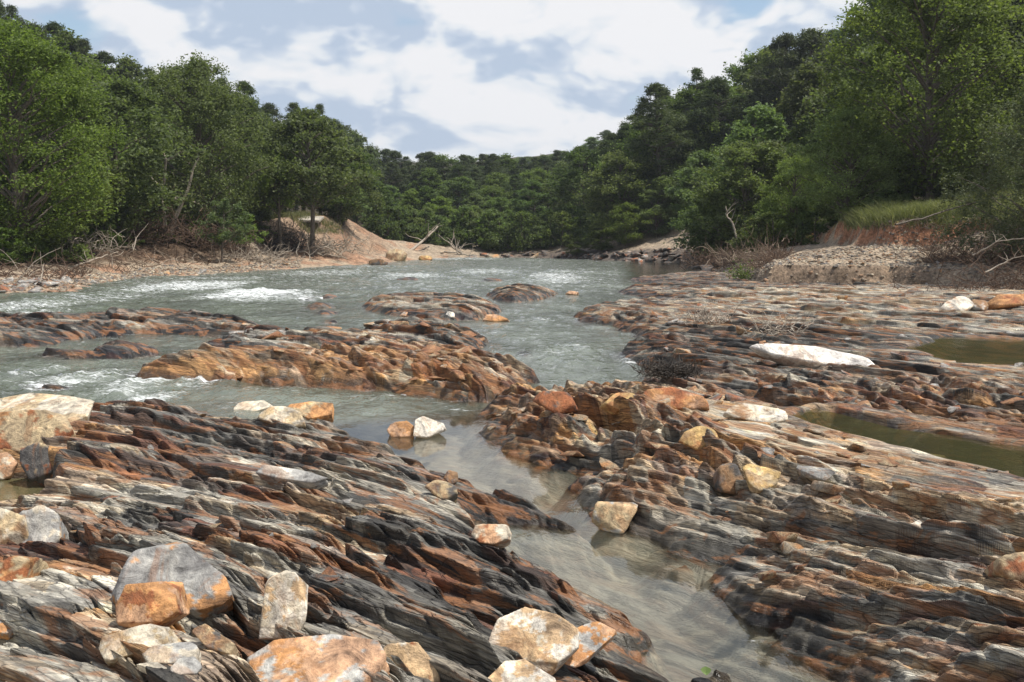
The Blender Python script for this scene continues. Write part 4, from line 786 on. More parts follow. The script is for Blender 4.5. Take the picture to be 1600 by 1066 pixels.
far_rocks(16, 1200, 1440, lambda p: RS(p)+3, 1.5, ['tan'], 'brown clod fallen in front of the undercut gravel lip on the right', 'clods below the gravel lip', .5, 19)
far_rocks(36, 690, 870, 403.2, 5, ['dark', 'darker', 'tan'], 'stone at the water line at the far end of the river', 'stones at the far end of the river', .9, 12)
far_rocks(45, -20, 105, LS, 7, ['grey', 'grey', 'dark'], 'blue grey cobble on the left shore at the edge of the photo', 'grey cobbles on the left shore', .5, 13)
far_rocks(40, 110, 450, LS, 6, ['tan', 'grey', 'cream'], 'pale stone on the left gravel shore', 'pale stones on the left gravel shore', .33, 14)
far_rocks(55, 1130, 1480, RS, 9, ['tan', 'grey', 'cream'], 'pale stone on the right gravel bank', 'pale stones on the right gravel bank', .26, 15)
# gravel nobody could count
def gravel(n, x0, x1, shore, depth_, label, seed, size):
    rg = np.random.default_rng(seed); px = rg.uniform(x0, x1, n); dd = rg.random(n)**.8*depth_; b = np.array([P(a_, shore(a_), 0)[:2] for a_ in px])
    x = b[:, 0]*(1+dd/b[:, 1]); y = b[:, 1]+dd; zz = terrain(x, y)[0]
    D, F = ico(1); s_ = size*(.4+1.3*rg.random(n)**2.5)
    e = np.stack([s_, s_*rg.uniform(.6, 1, n), s_*rg.uniform(.35, .7, n)], -1)
    V = (D[None]*(1+.25*rg.normal(size=(n, len(D), 1))).clip(.5, 1.5))*e[:, None]+np.stack([x, y, zz], -1)[:, None]
    FF = (F[None]+np.arange(n)[:, None, None]*len(D)).reshape(-1, 3)
    base = np.array([[.30, .25, .19], [.23, .19, .15], [.40, .35, .27], [.27, .18, .12], [.17, .16, .15]])[rg.integers(0, 5, n)]
    o = mesh_np('gravel', V.reshape(-1, 3), FF, M_SOIL, cols=np.repeat(base, len(D), 0)); tag(o, label, 'gravel', kind='stuff')
gravel(9000, 1100, 1640, RS, 9, 'pale gravel covering the right bank', 21, .085)
gravel(7000, -60, 470, LS, 7, 'pale gravel covering the left shore', 22, .11)

# ------------------------------------------------------------------ brush, roots, driftwood, grass
def curly(p0, d0, L, r0, seedr, wig=.35, n=6, droop=0.):
    pts = [np.array(p0, float)]; d_ = np.array(d0, float); d_ /= np.linalg.norm(d_)
    for _ in range(n-1):
        d_ = d_+seedr.normal(size=3)*wig; d_[2] -= droop; d_ /= np.linalg.norm(d_); pts.append(pts[-1]+d_*L/(n-1))
    return np.array(pts), np.linspace(r0, r0*.25, n)
def tangle(name, label, cat, px, py, z_, wid, hgt, n, mat, seed, L=1.5, r=.02, up=.4, droop=0., sides=3, group=None, base=None, wig=.35):
    rg = np.random.default_rng(seed); b = P(px, py, z_) if base is None else np.array(base)
    paths = []
    for _ in range(n):
        o_ = np.array([rg.normal()*wid*.4, rg.normal()*wid*.18, abs(rg.normal())*hgt*.35]); d_ = np.array([rg.normal(), rg.normal(), up+rg.normal()*.5])
        paths.append(curly(o_, d_, L*(.4+rg.random()), r*(.5+rg.random()), rg, wig, 6, droop))
    V, F = tubes(paths, sides); V[:, 2] = np.maximum(V[:, 2], -.3)
    o = mesh_np(name, V, F, mat, smooth_=True); o.location = b; return tag(o, label, cat, group)
for (px, Y, wd, hg, n, mt, sd, lb) in [
    (25, 84, 5, 2.2, 260, M_ROOT, 1, 'brown heap of uprooted brush at the foot of the tree at the left edge'),
    (200, 86, 7, 2.4, 420, M_ROOT, 2, 'wide brown heap of flood brush under the bent bare tree, left part'),
    (262, 90, 5, 3.0, 420, M_ROOT, 3, 'tall brown root mass under the broad crowned left tree'),
    (318, 92, 5, 2.4, 360, M_ROOT, 4, 'dark root mass beside the small sapling on the left shore'),
    (372, 95, 3, 1.6, 200, M_ROOT, 5, 'small heap of brown roots right of the sapling'),
    (440, 104, 4.5, 3.0, 480, M_SNAG, 6, 'dark round root ball below the thin trunk on the left bank'),
    (505, 108, 6, 2.0, 260, M_DRIFT, 7, 'pale driftwood pile at the foot of the eroded orange bank'),
    (400, 92, 5, 1.0, 180, M_DRIFT, 8, 'low line of pale twigs along the left shore'),
    (120, 76, 5, 1.2, 200, M_DRIFT, 9, 'fan of bleached branches lying on the left gravel'),
    (1180, 64, 3, 1.3, 260, M_DRY, 10, 'clump of straw coloured dead brush on the right bank by the dark trees'),
    (1215, 62, 1.5, .8, 70, M_ROOT, 11, 'brown brush hanging over the right bank left of the red soil face'),
    (1110, 84, 3, 1.6, 240, M_ROOT, 12, 'brown bush of dead twigs on the far part of the right bank'),
    (1600, 44, 5, 2.8, 900, M_ROOT, 13, 'large tangle of brown roots and brush at the right edge under the bank'),
    (1550, 47, 3, 1.5, 350, M_ROOT, 14, 'brown root tangle on the right bank left of the large right edge tangle')]:
    x = (px-800)/FPX*Y; z_ = gz(x, Y)
    tangle('brush_pile', lb, 'brush', 0, 0, 0, wd, hg, n, mt, sd, L=wd*.4, r=.028*Y/90+.006, base=(x, Y, z_), up=.35)
# hanging roots along the red soil face
rg = np.random.default_rng(77); paths = []
ra = rg.uniform(1190, 1640, 260); Yb = np.interp(ra, [1190, 1300, 1440, 1640], [57.5, 56, 54, 51]); Yg = Yb[:, None]-8+np.arange(0, 16, .3)[None]
zg = terrain((ra[:, None]-800)/FPX*Yg, Yg)[0]; hi = zg > 3.3; ki = np.where(hi.any(1), hi.argmax(1), -1)
for i in range(len(ra)):
    if ki[i] < 0: continue
    Yt = Yg[i, ki[i]]; paths.append(curly(((ra[i]-800)/FPX*(Yt-.3), Yt-.3, zg[i, ki[i]]+.05), (rg.normal()*.4, -.8, .25), rg.uniform(.6, 1.9), .018, rg, .25, 6, .45))
V, F = tubes(paths, 3); o = mesh_np('hanging_roots', V, F, M_ROOT, smooth_=True); tag(o, 'curtain of brown roots hanging over the eroded soil face on the right bank', 'roots', kind='stuff')
def litter(label, n, a0, a1, shore, d0, d1, seed, L, r_, mat):
    rg = np.random.default_rng(seed); paths = []; px = rg.uniform(a0, a1, n); dd = rg.uniform(d0, d1, n); b = np.array([P(a_, shore(a_), 0)[:2] for a_ in px]); x = b[:, 0]*(1+dd/b[:, 1]); y = b[:, 1]+dd; zz = terrain(x, y)[0]
    ok = fbm(x*.35, y*.35, 3, seed) > -.12
    for i in np.nonzero(ok)[0]: paths.append(curly((x[i], y[i], zz[i]+.03), (rg.normal(), rg.normal()*.5, .25+abs(rg.normal())*.35), L*(.4+rg.random()**2*1.6), r_*(.5+rg.random()), rg, .28, 5, .06))
    V, F = tubes(paths, 3); tag(mesh_np('flood_debris', V, F, mat, smooth_=True), label, 'debris', kind='stuff')
litter('brown flood debris of sticks covering the left bank under the trees', 800, -80, 420, LS, 7, 15, 51, 1.3, .03, M_ROOT)
litter('bleached sticks scattered over the left bank', 110, -80, 600, LS, 2, 12, 52, 1.7, .03, M_DRIFT)
litter('brown sticks and roots littering the right bank slope', 900, 1085, 1230, RS, 4, 12, 53, 1.4, .022, M_ROOT)
litter('brown twigs under the brush at the right edge', 1800, 1440, 1700, RS, 1.5, 7, 54, 1.1, .015, M_ROOT)
LOGS = [('fallen_branch', 'long pale bare branch slanting down the left gravel towards the water', [(72, 437, .5, 68), (110, 418, 1.3, 70), (150, 405, 2.0, 72), (168, 398, 2.4, 73)], .09, M_DRIFT),
        ('fallen_branch', 'forked bleached branch upright in the shallows at the left shore', [(118, 448, 0.1, 62), (124, 438, .5, 62), (135, 432, .8, 62)], .05, M_DRIFT),
        ('fallen_branch', 'thin bare stem rising from the far left shallows', [(52, 450, .1, 60), (54, 430, .9, 60), (50, 412, 1.6, 60)], .04, M_DRIFT),
        ('fallen_log', 'long grey log propped up on the far bank left of centre', [(640, 392, 1, 143), (668, 372, 3, 146), (682, 356, 4, 148)], .22, M_DRIFT),
        ('fallen_log', 'leaning dead snag at the far end of the river', [(722, 397, .5, 147), (706, 384, 2, 147), (702, 378, 3, 147)], .2, M_DRIFT),
        ('fallen_log', 'pale log lying at the water line at the far end', [(695, 392, .5, 144), (720, 398, .5, 143), (745, 401, .3, 142)], .16, M_DRIFT),
        ('fallen_log', 'short pale log on the debris of the far left shore', [(480, 396, .7, 106), (515, 398, .7, 105), (540, 404, .6, 104)], .14, M_DRIFT),
        ('fallen_branch', 'curved pale root branch below the orange eroded bank', [(460, 398, .7, 104), (490, 386, 1.3, 104), (520, 390, 1.2, 104), (535, 400, .8, 104)], .12, M_DRIFT),
        ('fallen_log', 'grey log half buried in the left shore gravel', [(190, 424, .6, 80), (230, 420, .8, 81), (290, 421, .8, 81)], .12, M_DRIFT),
        ('fallen_branch', 'bare branch poking from the root tangle at the right edge', [(1520, 400, 1.5, 45), (1560, 376, 2, 44), (1610, 372, 2.3, 43)], .04, M_DRIFT),
        ('fallen_branch', 'lower thin bare branch at the right edge', [(1540, 425, 1.0, 42), (1580, 405, 1.5, 42), (1630, 392, 2, 41)], .035, M_DRIFT),
        ('fallen_branch', 'long dark bough drooping over the grassy bank at right', [(1400, 352, 3, 50), (1450, 338, 3.4, 51), (1520, 318, 4, 52), (1600, 300, 5, 53)], .05, M_BARK),
        ('dead_sapling', 'thin crooked dead sapling on the dark part of the right bank', [(1152, 372, 3, 78), (1144, 350, 4, 78), (1136, 338, 5, 78), (1134, 322, 5.5, 78)], .09, M_DRIFT)]
for nm, lb, pts, r_, mt in LOGS:
    w_ = np.array([PY(px, py, Y) for px, py, zz, Y in pts]); n_ = 12
    tt_ = np.linspace(0, len(w_)-1, n_); ww_ = np.stack([np.interp(tt_, range(len(w_)), w_[:, i]) for i in range(3)], -1); rg = np.random.default_rng(len(lb)); ww_ += rg.normal(size=ww_.shape)*r_*.5
    pth = [(ww_, np.linspace(r_, r_*.4, n_))]
    for q in range(5):
        i_ = rg.integers(3, n_-1); pth.append(curly(ww_[i_], (rg.normal(), rg.normal()*.4, .5+rg.random()), r_*14, r_*.4, rg, .25, 5))
    V, F = tubes(pth, 6); b = ww_[0].copy(); o = mesh_np(nm, V-b, F, mt, smooth_=True); o.location = b; tag(o, lb, 'branch' if 'branch' in nm else 'log' if 'log' in nm else 'dead tree')
b = surfpx(1050, 590); tangle('debris_clump', 'spiky black clump of washed up debris on the rocks beside the channel', 'debris', 0, 0, 0, .5, .2, 700, M_SNAG, 31, L=.2, r=.007, base=b+np.array([0, 0, .02]), up=.7, wig=.3)
b = surfpx(1110, 505); tangle('debris_clump', 'small tuft of grey dead twigs on the flat right shelf', 'debris', 0, 0, 0, .7, .2, 90, M_DRIFT, 32, L=.5, r=.012, base=b, up=.7)
b = surfpx(1210, 520); tangle('debris_clump', 'thin spray of pale twigs above the chalk white slab', 'debris', 0, 0, 0, .9, .2, 60, M_DRIFT, 33, L=.7, r=.012, base=b, up=.5)
def quads(C_, A_, B_):
    V = np.stack([C_-A_, C_-B_, C_+A_, C_+B_], 1).reshape(-1, 3); F = np.arange(len(V)).reshape(-1, 4); return V, F
def blades(n, x, y, zz, hh, wd, rg, lean_=.35):
    th = rg.uniform(0, 6.28, n); a_ = np.stack([np.cos(th)*wd, np.sin(th)*wd, 0*th], -1); t_ = np.stack([rg.normal(size=n)*lean_*hh, rg.normal(size=n)*lean_*hh, hh], -1)
    b_ = np.stack([x, y, zz], -1); m_ = b_+t_*.5; V = np.stack([b_-a_, b_+a_, m_+a_*.8+t_*0.02, m_-a_*.8, b_+t_*np.array([1.5, 1.5, .95]), ], 1)
    i = np.arange(n)[:, None]*5; F4 = i+np.array([[0, 1, 2, 3]]); F3 = i+np.array([[3, 2, 4, 4]]); return V.reshape(-1, 3), F4, F3
def grass(name, label, n, a0, a1, Y0, Y1, zmin, hmax, mat, seed):
    rg = np.random.default_rng(seed); a_ = rg.uniform(a0, a1, n*3); Y = rg.uniform(Y0, Y1, n*3); x = (a_-800)/FPX*Y; zz = terrain(x, Y)[0]
    k = (zz > zmin) & (fbm(x*.6, Y*.6, 3, seed) > -.35); x, Y, zz = x[k][:n], Y[k][:n], zz[k][:n]; m_ = len(x); hh = hmax*(.4+.8*rg.random(m_))*(.6+.6*vn(x*.5, Y*.5, seed))
    V, F4, F3 = blades(m_, x, Y, zz-.03, hh, .016, rg)
    me_F = np.concatenate([F4]); o = mesh_np(name, V, me_F, mat)
    # the tips as thin triangles
    tip = V.reshape(-1, 5, 3)[:, [3, 2, 4]].reshape(-1, 3); bm = bmesh.new(); bm.from_mesh(o.data)
    me2 = mesh_np('tips', tip, np.arange(len(tip)).reshape(-1, 3), mat, link=False).data; bm.from_mesh(me2); bm.to_mesh(o.data); bm.free(); tag(o, label, 'grass', kind='stuff')
grass('grass', 'yellow green grass along the top of the right bank', 34000, 1180, 1640, 52, 68, 3.2, .95, M_GRASS, 5)
grass('dry_grass', 'straw coloured grass scattered on the top of the left eroded bank', 6000, 400, 560, 112, 122, 3.2, .8, M_GRASS, 6)
def leafy(name, label, cat, base, hgt, n, mat, seed, rad, lsz):
    t = empty(name, base); rg = np.random.default_rng(seed); paths = [curly((0, 0, 0), (rg.normal()*.5, rg.normal()*.5, 1), hgt*(.7+.4*rg.random()), hgt*.012, rg, .15, 6) for _ in range(7)]
    V, F = tubes(paths, 4); mesh_np('stem', V, F, M_BARK, parent=t, smooth_=True)
    pts = np.concatenate([p for p, r in paths]); c = pts[rg.integers(0, len(pts), n)]+rg.normal(size=(n, 3))*rad*.35; c[:, 2] = np.abs(c[:, 2])
    V, F = leaves(c, lsz, rg); mesh_np('foliage', V, F, mat, parent=t); return tag(t, label, cat)
def leaves(c, L, rg, asp=.55, up=.5):
    n = len(c); nr = rg.normal(size=(n, 3)); nr[:, 2] = np.abs(nr[:, 2])+up; nr /= np.linalg.norm(nr, axis=1)[:, None]
    a_ = np.cross(nr, rg.normal(size=(n, 3))); a_ /= np.linalg.norm(a_, axis=1)[:, None]; b_ = np.cross(nr, a_); s_ = (L*(.6+.7*rg.random(n)))[:, None]*.5
    return quads(c, a_*s_, b_*s_*asp)
b = surfpx(1158, 436); leafy('leafy_plant', 'small bright green leafy plant growing at the foot of the right gravel bank', 'plant', b, .95, 420, M_LEAFL, 3, .8, .17)
# one green leaf on the dark rock at the bottom edge
b = surfpx(1103, 1062); bm = bmesh.new(); pr = [(0, -.035), (.02, -.02), (.028, 0), (.018, .02), (0, .036), (-.02, .02), (-.03, 0), (-.018, -.022)]
cv = bm.verts.new((0, 0, .006)); vs = [bm.verts.new((x*1.1, .4*y, .012*abs(x)*20+.02+y*.6)) for x, y in pr]
for i in range(8): bm.faces.new((cv, vs[i], vs[(i+1) % 8]))
me = bpy.data.meshes.new('leaf'); bm.to_mesh(me); bm.free(); me.materials.append(M_LEAFL); sm = bpy.data.objects.new('leaf', me); COL.objects.link(sm); sm.location = b+np.array([0, 0, .03]); tag(sm, 'single green leaf lying on dark rock at the bottom edge of the clear pool', 'leaf')

# ------------------------------------------------------------------ trees
def tree_meshes(kind, seed, Ht, R, n_clump, per, lsz, base_f=.22, shape='round', asp=.55, gap=.0):
    rg = np.random.default_rng(seed); leanx, leany = rg.normal(size=2)*.03*Ht
    def trunk_at(f): return np.array([leanx*f*f+math.sin(f*5+seed)*.012*Ht, leany*f*f+math.cos(f*4+seed)*.012*Ht, Ht*f])
    fs = np.linspace(0, .93, 12); tp = np.array([trunk_at(f) for f in fs]); r0 = Ht*.016
    paths = [(tp, r0*(1-fs)**.8+.02)]
    prof = {'round': lambda f: (math.sin(math.pi*min(1, max(0, f))**.75))**.55, 'oval': lambda f: (math.sin(math.pi*f**.62))**.7, 'cone': lambda f: (1-f)**.75*min(1, f*6+.3), 'pine': lambda f: (1-f**2.4)**.8*min(1, .45+f*1.4)}[shape]
    cl = []; bl = .8+.35*rg.random(6)
    for _ in range(n_clump):
        f = rg.random()**.9; th = rg.uniform(0, 2*math.pi); rr_ = R*prof(f)*bl[int(th/6.2832*6) % 6]*(rg.random()**.42)*(.9+.25*rg.random())
        z_ = Ht*(base_f+(1-base_f)*f*.97); tr_ = trunk_at(z_/Ht); cl.append((tr_[0]+rr_*math.cos(th), tr_[1]+rr_*math.sin(th), z_, f, rr_))
    cl = np.array(cl); out_ = []
    for i, (cx, cy, cz, f, rr_) in enumerate(cl):
        cr_ = R*(.17+.15*rg.random())*(1-.35*f); m_ = int(per*(.6+.8*rg.random())); v = rg.normal(size=(m_, 3)); v /= np.linalg.norm(v, axis=1)[:, None]
        v *= (rg.random(m_)**.45)[:, None]; flat = .7 if kind != 'pine' else .62; v[:, 2] *= flat
        # ragged clump: shove sectors outward
        v *= (1+.45*np.sin(v[:, :1]*5+i)+.25*np.sin(v[:, 1:2]*7+i*2))
        out_.append(np.array([cx, cy, cz])+v*cr_)
        if i % 2 == 0 and rr_ > R*.15:
            z0 = max(Ht*base_f*.8, cz-rr_*(.75 if kind != 'pine' else .25)); a_ = trunk_at(z0/Ht); t_ = np.linspace(0, 1, 6)[:, None]; b_ = np.array([cx, cy, cz])
            pp = a_+(b_-a_)*t_; pp[:, 2] += np.sin(t_[:, 0]*math.pi)*rr_*.08; pp += rg.normal(size=pp.shape)*.02*rr_; paths.append((pp, np.linspace(r0*.38, r0*.08, 6)))
    V, F = tubes(paths, 6); tm = mesh_np('trunk', V, F, M_BARK, smooth_=True, link=False).data
    c = np.concatenate(out_); V, F = leaves(c, lsz, rg, asp, .35); mt = {'broad': M_LEAF, 'light': M_LEAFL, 'pine': M_PINE, 'dusty': M_DUSTY}[kind]
    cm = mesh_np('crown', V, F, mt, link=False).data; return tm, cm, Ht, R
PROTO = {
 'broad': [tree_meshes('broad', 10+i, 18, [6.2, 5.4, 6.8][i], 105, 210, .40, .16, ['round', 'oval', 'round'][i]) for i in range(3)],
 'light': [tree_meshes('light', 20+i, 16, [5.2, 4.6][i], 90, 200, .38, .10, ['oval', 'round'][i]) for i in range(2)],
 'pine': [tree_meshes('pine', 30+i, 20, [3.9, 4.4, 3.6][i], 130, 170, .40, [.38, .45, .3][i], 'pine', .22) for i in range(3)],
 'bare': [tree_meshes('broad', 90, 17, 5.2, 100, 210, .36, .40, 'round'), tree_meshes('light', 91, 15, 3.6, 60, 200, .34, .42, 'oval')],
 'near': [tree_meshes('broad', 40, 20, 7.2, 190, 300, .26, .13, 'round')],
 'nearlight': [tree_meshes('light', 50, 13, 5.2, 130, 280, .22, .10, 'round')],
 'neardusty': [tree_meshes('dusty', 60, 15, 5.6, 170, 320, .20, .05, 'oval', .4)],
 'shrub': [tree_meshes('broad', 70+i, 4, 2.2, 34, 110, .24, .02, 'round') for i in range(2)]+[tree_meshes('light', 73, 4, 2.0, 30, 110, .24, .02, 'round')],
 'sapling': [tree_meshes('light', 80, 7, 2.6, 40, 130, .26, .30, 'round')]}
NT = [0]
def tree(kind, px, top, Y, label, cat='tree', group=None, wid=1.0, var=None, name=None, rot=None, hgt=None, base_drop=.2):
    x = (px-800)/FPX*Y; g_ = gz(x, Y); pr = PROTO[kind]; tm, cm, Ht, R = pr[(NT[0] if var is None else var) % len(pr)]; NT[0] += 1
    ht = hgt if hgt is not None else PY(px, top, Y)[2]-g_
    if ht < 1: return None
    s_ = ht/Ht; ws = wid*(s_**.6)
    nm = name or {'pine': 'pine_tree', 'shrub': 'shrub', 'sapling': 'sapling'}.get(kind, 'leafy_tree')
    t = empty(nm, (x, Y, g_-base_drop), random.uniform(0, 6.28) if rot is None else rot)
    for pn, me in (('trunk', tm), ('crown', cm)):
        o = bpy.data.objects.new(pn, me); COL.objects.link(o); o.parent = t; o.scale = (ws, ws, s_)
    return tag(t, label, cat, group)
SKX = [-300, 0, 60, 100, 150, 200, 240, 260, 330, 380, 420, 445, 470, 520, 550, 570, 610, 640, 700, 760, 800, 850, 900, 930, 980, 1000, 1030, 1060, 1085, 1110, 1180, 1215, 1240, 1260, 1330, 1350, 1362, 1400, 1600, 1900]
SKY_ = [-60, -15, 5, 38, 58, 82, 100, 105, 98, 120, 150, 165, 160, 178, 200, 220, 232, 240, 236, 240, 244, 240, 230, 208, 190, 150, 132, 140, 118, 128, 80, 56, 75, 45, 30, 45, -20, -60, -100, -100]
sky_top = lambda px: float(np.interp(px, SKX, SKY_))
HERO = [
 ('near', 25, 30, 68, 'huge dark leafy tree at the left edge with a thick dark trunk', 1.05, 0),
 ('broad', 105, 95, 76, 'dense leafy tree right of the left edge tree', 1.1, 1),
 ('broad', 190, 118, 84, 'round leafy tree left of the bent bare tree', 1.15, 2),
 ('near', 322, 88, 97, 'broad crowned leafy tree, largest in the middle of the left bank', 1.05, 0),
 ('broad', 392, 150, 112, 'leafy tree tucked right behind the broad crowned left tree', 1.0, 1),
 ('bare', 488, 168, 104, 'leafy tree with a long bare trunk in front of the eroded orange bank', 1.15, 0),
 ('bare', 441, 215, 103, 'slender leafy tree with a thin straight trunk on the left bank', .9, 1),
 ('light', 540, 205, 128, 'light green tree right of the double trunk tree', .95, 1),
 ('near', 1442, -70, 70, 'towering dark leafy tree with a dark trunk above the grassy right bank', 1.1, 0),
 ('neardusty', 1630, 95, 49.5, 'brownish green drooping tree at the right edge', 1.05, 0),
 ('neardusty', 1535, 160, 67, 'grey green bushy tree between the towering tree and the right edge', .8, 0),
 ('nearlight', 1320, 165, 70, 'small leaved tree leaning over the grassy right bank', 1.05, 0),
 ('nearlight', 1238, 238, 78, 'pale leafy tree left of the leaning small leaved tree', .8, 0),
 ('light', 1172, 158, 98, 'bright yellow green tree in the middle of the right bank', 1.15, 0),
 ('light', 1100, 232, 108, 'green tree at the left foot of the bright yellow green tree', 1.1, 1),
 ('broad', 1262, 95, 105, 'deep green leafy tree behind the leaning small leaved tree', 1.05, 1),
 ('broad', 1370, 60, 88, 'leafy tree behind the left side of the towering right tree', 1.1, 2),
 ('broad', 1560, 10, 75, 'leafy tree behind the right side of the towering right tree', 1.2, 0),
 ('pine', 1028, 128, 138, 'tall pine whose dark ragged top stands left on the right skyline', 1.25, 0),
 ('pine', 1086, 104, 150, 'thin topped open pine rising above the right skyline', 1.0, 2),
 ('pine', 1120, 118, 140, 'dark pine just right of the thin topped open pine', 1.2, 1),
 ('pine', 1208, 48, 138, 'tall rounded pine on the right skyline left of the big gap', 1.3, 0),
 ('pine', 1262, 42, 136, 'tall dark pine next to the highest one on the right skyline', 1.3, 1),
 ('pine', 1328, 24, 128, 'highest dark pine before the towering right tree', 1.4, 2),
 ('pine', 505, 160, 168, 'small pine top peeking over the double trunk tree', .9, 2),
 ('sapling', 350, 305, 88, 'small sapling standing alone on the left shore', .95, 0),
 ('sapling', 385, 330, 96, 'second sapling right of the lone small one', .9, 0)]
for k, px, top, Y, lb, wd, vr in HERO: tree(k, px, top, Y, lb, wid=wd, var=vr)
rt = random.Random(5)
def rowt(x0, x1, stp, Y0, Y1, off0, off1, mixk, labels, group, wid=1.0, row=''):
    px = x0; cnt = {}
    while px < x1:
        Y = rt.uniform(Y0, Y1); k = rt.choice(mixk); p_ = px+rt.uniform(-.3, .3)*stp
        cnt[k] = cnt.get(k, 0)+1; tree(k, p_, sky_top(p_)+rt.uniform(off0, off1), Y, labels[k]+', '+ORD[cnt[k]-1]+' from the left in the '+row, group=group[k], wid=wid*rt.uniform(.9, 1.15)); px += stp
G = lambda s_: {'pine': 'pines '+s_, 'broad': 'leafy trees '+s_, 'light': 'light green trees '+s_}
ORD = ['first', 'second', 'third', 'fourth', 'fifth', 'sixth', 'seventh', 'eighth', 'ninth', 'tenth', 'eleventh', 'twelfth', 'thirteenth', 'fourteenth', 'fifteenth', 'sixteenth', 'seventeenth', 'eighteenth', 'nineteenth', 'twentieth', 'twenty-first', 'twenty-second', 'twenty-third', 'twenty-fourth', 'twenty-fifth', 'twenty-sixth', 'twenty-seventh', 'twenty-eighth', 'twenty-ninth', 'thirtieth', 'thirty-first', 'thirty-second', 'thirty-third', 'thirty-fourth', 'thirty-fifth', 'thirty-sixth']
Lb = lambda s_: {'pine': 'dark pine '+s_, 'broad': 'leafy tree '+s_, 'light': 'pale tree '+s_}
sA = 'on the left hillside'; sB = 'in the far wood'; sC = 'on the right hillside'
rowt(-120, 560, 34, 150, 165, -4, 8, ['pine', 'pine', 'broad'], Lb(sA), G(sA), 1.1, row='skyline row')
rowt(-110, 560, 36, 125, 140, 22, 55, ['broad', 'pine', 'broad'], Lb(sA), G(sA), 1.1, row='upper row')
rowt(-80, 440, 44, 100, 115, 60, 110, ['broad', 'light', 'broad'], Lb(sA), G(sA), 1.05, row='lower row')
rowt(545, 960, 19, 225, 245, -3, 5, ['pine', 'pine', 'broad'], Lb(sB), G(sB), 1.25, row='skyline row')
rowt(545, 960, 22, 195, 212, 12, 30, ['pine', 'broad', 'pine'], Lb(sB), G(sB), 1.15, row='upper row')
rowt(550, 960, 24, 172, 186, 36, 75, ['broad', 'light', 'broad'], Lb(sB), G(sB), 1.05, row='middle row')
rowt(560, 930, 26, 156, 164, 75, 115, ['light', 'light', 'broad'], Lb(sB), G(sB), .95, row='water edge row')
rowt(760, 960, 17, 380, 420, 0, 3, ['light', 'broad'], Lb('on the far pale ridge'), G('on the far pale ridge'), 1.5, row='top row')
rowt(915, 1400, 30, 150, 168, -2, 10, ['pine', 'pine', 'broad'], Lb(sC), G(sC), 1.15, row='skyline row')
rowt(940, 1400, 34, 136, 146, 35, 80, ['broad', 'pine', 'broad', 'light'], Lb(sC), G(sC), 1.1, row='upper row')
rowt(905, 1200, 32, 132, 138, 100, 150, ['broad', 'broad', 'light'], Lb(sC), G(sC), 1.0, row='foot row')
rowt(1120, 1720, 55, 88, 105, 120, 190, ['broad', 'broad', 'light'], Lb(sC), G(sC), 1.0, row='low front row')
rowt(1380, 1720, 50, 92, 110, 0, 40, ['broad', 'pine', 'broad'], Lb(sC), G(sC), 1.1, row='tall right end row')
def shrubs(n, x0, x1, Yf, h0, h1, label, group, seed, kind='shrub'):
    r_ = random.Random(seed)
    for i in range(n):
        px = x0+(x1-x0)*(i+r_.random())/n; tree(kind, px, 0, Yf(px)+r_.uniform(0, 4), label+', '+ORD[i]+' from the left', 'shrub', group, wid=1.15, hgt=r_.uniform(h0, h1), name='shrub')
shrubs(30, -60, 420, lambda p: float(np.interp(p, [0, 100, 250, 350, 420], [68, 76, 90, 101, 114])), 2.5, 6, 'dark bush under the left shore trees', 'bushes under the left shore trees', 1)
shrubs(22, -60, 430, lambda p: float(np.interp(p, [0, 100, 250, 350, 430], [63, 72, 88, 96, 106])), 1.2, 3.4, 'low green bush on the left shore in front of the trees', 'low bushes on the left shore', 8)
shrubs(34, 580, 930, lambda p: float(np.interp(p, [580, 700, 860, 930], [150, 152, 150, 146])), 3, 6.5, 'green bush at the far end of the river', 'bushes at the far end of the river', 2)
shrubs(24, 920, 1200, lambda p: float(np.interp(p, [920, 1090, 1120, 1200], [146, 134, 105, 82])), 3, 7, 'dark bush at the foot of the far right trees', 'bushes at the foot of the far right trees', 3)
shrubs(22, 1180, 1660, lambda p: float(np.interp(p, [1180, 1300, 1440, 1660], [76, 71, 71, 64])), 2, 4.5, 'bush behind the grass on the right bank', 'bushes behind the right bank grass', 4)
# bent, nearly bare tree on the left shore
t = empty('bent_tree', PY(262, 395, 90)); base = np.array(t.location); rg = np.random.default_rng(9); lim = []
def px3(pts, Y=90): return np.array([PY(a_, b_, Y) for a_, b_ in pts])-base
main = [[(262, 398), (256, 370), (262, 345), (258, 310), (256, 285)], [(262, 380), (272, 345), (284, 318), (296, 290), (302, 262), (312, 245)], [(258, 305), (285, 310), (305, 318)], [(256, 288), (262, 250), (252, 222), (246, 205)], [(262, 250), (285, 236), (296, 240)], [(258, 300), (235, 280), (222, 262)], [(284, 318), (270, 305), (280, 290)]]
for i, m_ in enumerate(main):
    w_ = px3(m_); n_ = 10; tt_ = np.linspace(0, len(w_)-1, n_); ww_ = np.stack([np.interp(tt_, range(len(w_)), w_[:, j]) for j in range(3)], -1); ww_[:, 1] += np.linspace(0, (i % 3-1)*1.2, n_)
    lim.append((ww_, np.linspace(.26 if i < 2 else .12, .05, n_)))
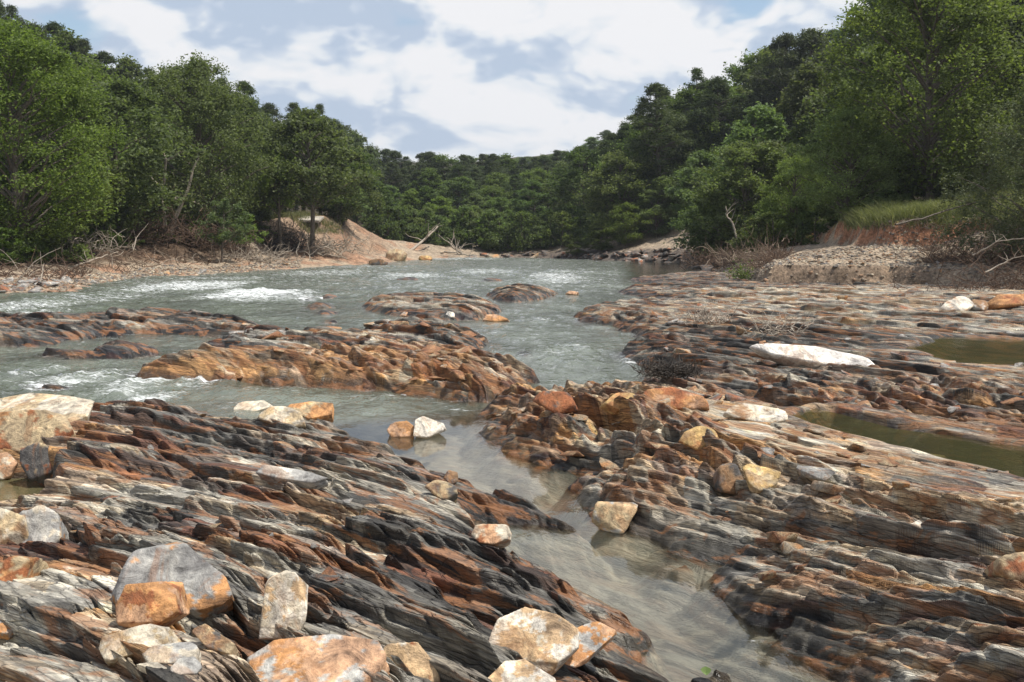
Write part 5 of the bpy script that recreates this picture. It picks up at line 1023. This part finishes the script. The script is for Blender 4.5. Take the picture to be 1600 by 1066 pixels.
V, F = tubes(lim, 6); mesh_np('trunk', V, F, M_DRIFT, parent=t, smooth_=True)
cs = np.concatenate([l_[0][5:] for l_ in lim]); c = cs[rg.integers(0, len(cs), 1600)]+rg.normal(size=(1600, 3))*np.array([.9, .9, .5]); V, F = leaves(c, .26, rg); mesh_np('crown', V, F, M_DUSTY, parent=t)
tag(t, 'bent, nearly bare tree with twisting pale limbs on the left shore', 'tree')
# concrete slab of the broken road on the left bank
Yr = 117; x = (474-800)/FPX*Yr; zr = gz(x, Yr); bm = bmesh.new(); bmesh.ops.create_cube(bm, size=1)
for v in bm.verts: v.co.x = v.co.x*4.6+.1*v.co.y; v.co.y *= 5; v.co.z *= .25
bmesh.ops.bevel(bm, geom=bm.edges[:], offset=.04, segments=2, affect='EDGES')
me = bpy.data.meshes.new('road_slab'); bm.to_mesh(me); bm.free()
a = me.color_attributes.new('col', 'FLOAT_COLOR', 'POINT'); a.data.foreach_set('color', np.tile([.36, .33, .28, 1], len(me.vertices)).astype(np.float32)); me.materials.append(M_SOIL)
o = bpy.data.objects.new('road_slab', me); COL.objects.link(o); o.location = (x, Yr, max(zr, PY(474, 352, Yr)[2])+.05); o.rotation_euler = (.12, .02, .1); tag(o, 'broken pale concrete slab on top of the eroded orange bank at left', 'slab')
print('objects', len(bpy.data.objects), 'tris', sum(len(m.polygons) for m in bpy.data.meshes))

# ------------------------------------------------------------------ haze
bm = bmesh.new(); bmesh.ops.create_cube(bm, size=1)
for v in bm.verts: v.co = Vector((v.co.x*3600, v.co.y*3600+600, -3 if v.co.z < 0 else 130))
me = bpy.data.meshes.new('haze'); bm.to_mesh(me); bm.free(); m, o_ = newmat('air'); pv = N('ShaderNodeVolumePrincipled'); pv.inputs['Color'].default_value = (.80, .87, .95, 1); pv.inputs['Density'].default_value = .0002; pv.inputs['Anisotropy'].default_value = .2
Lk(pv.outputs[0], o_.inputs['Volume']); me.materials.append(m); o = bpy.data.objects.new('haze', me); COL.objects.link(o); tag(o, kind='stuff')
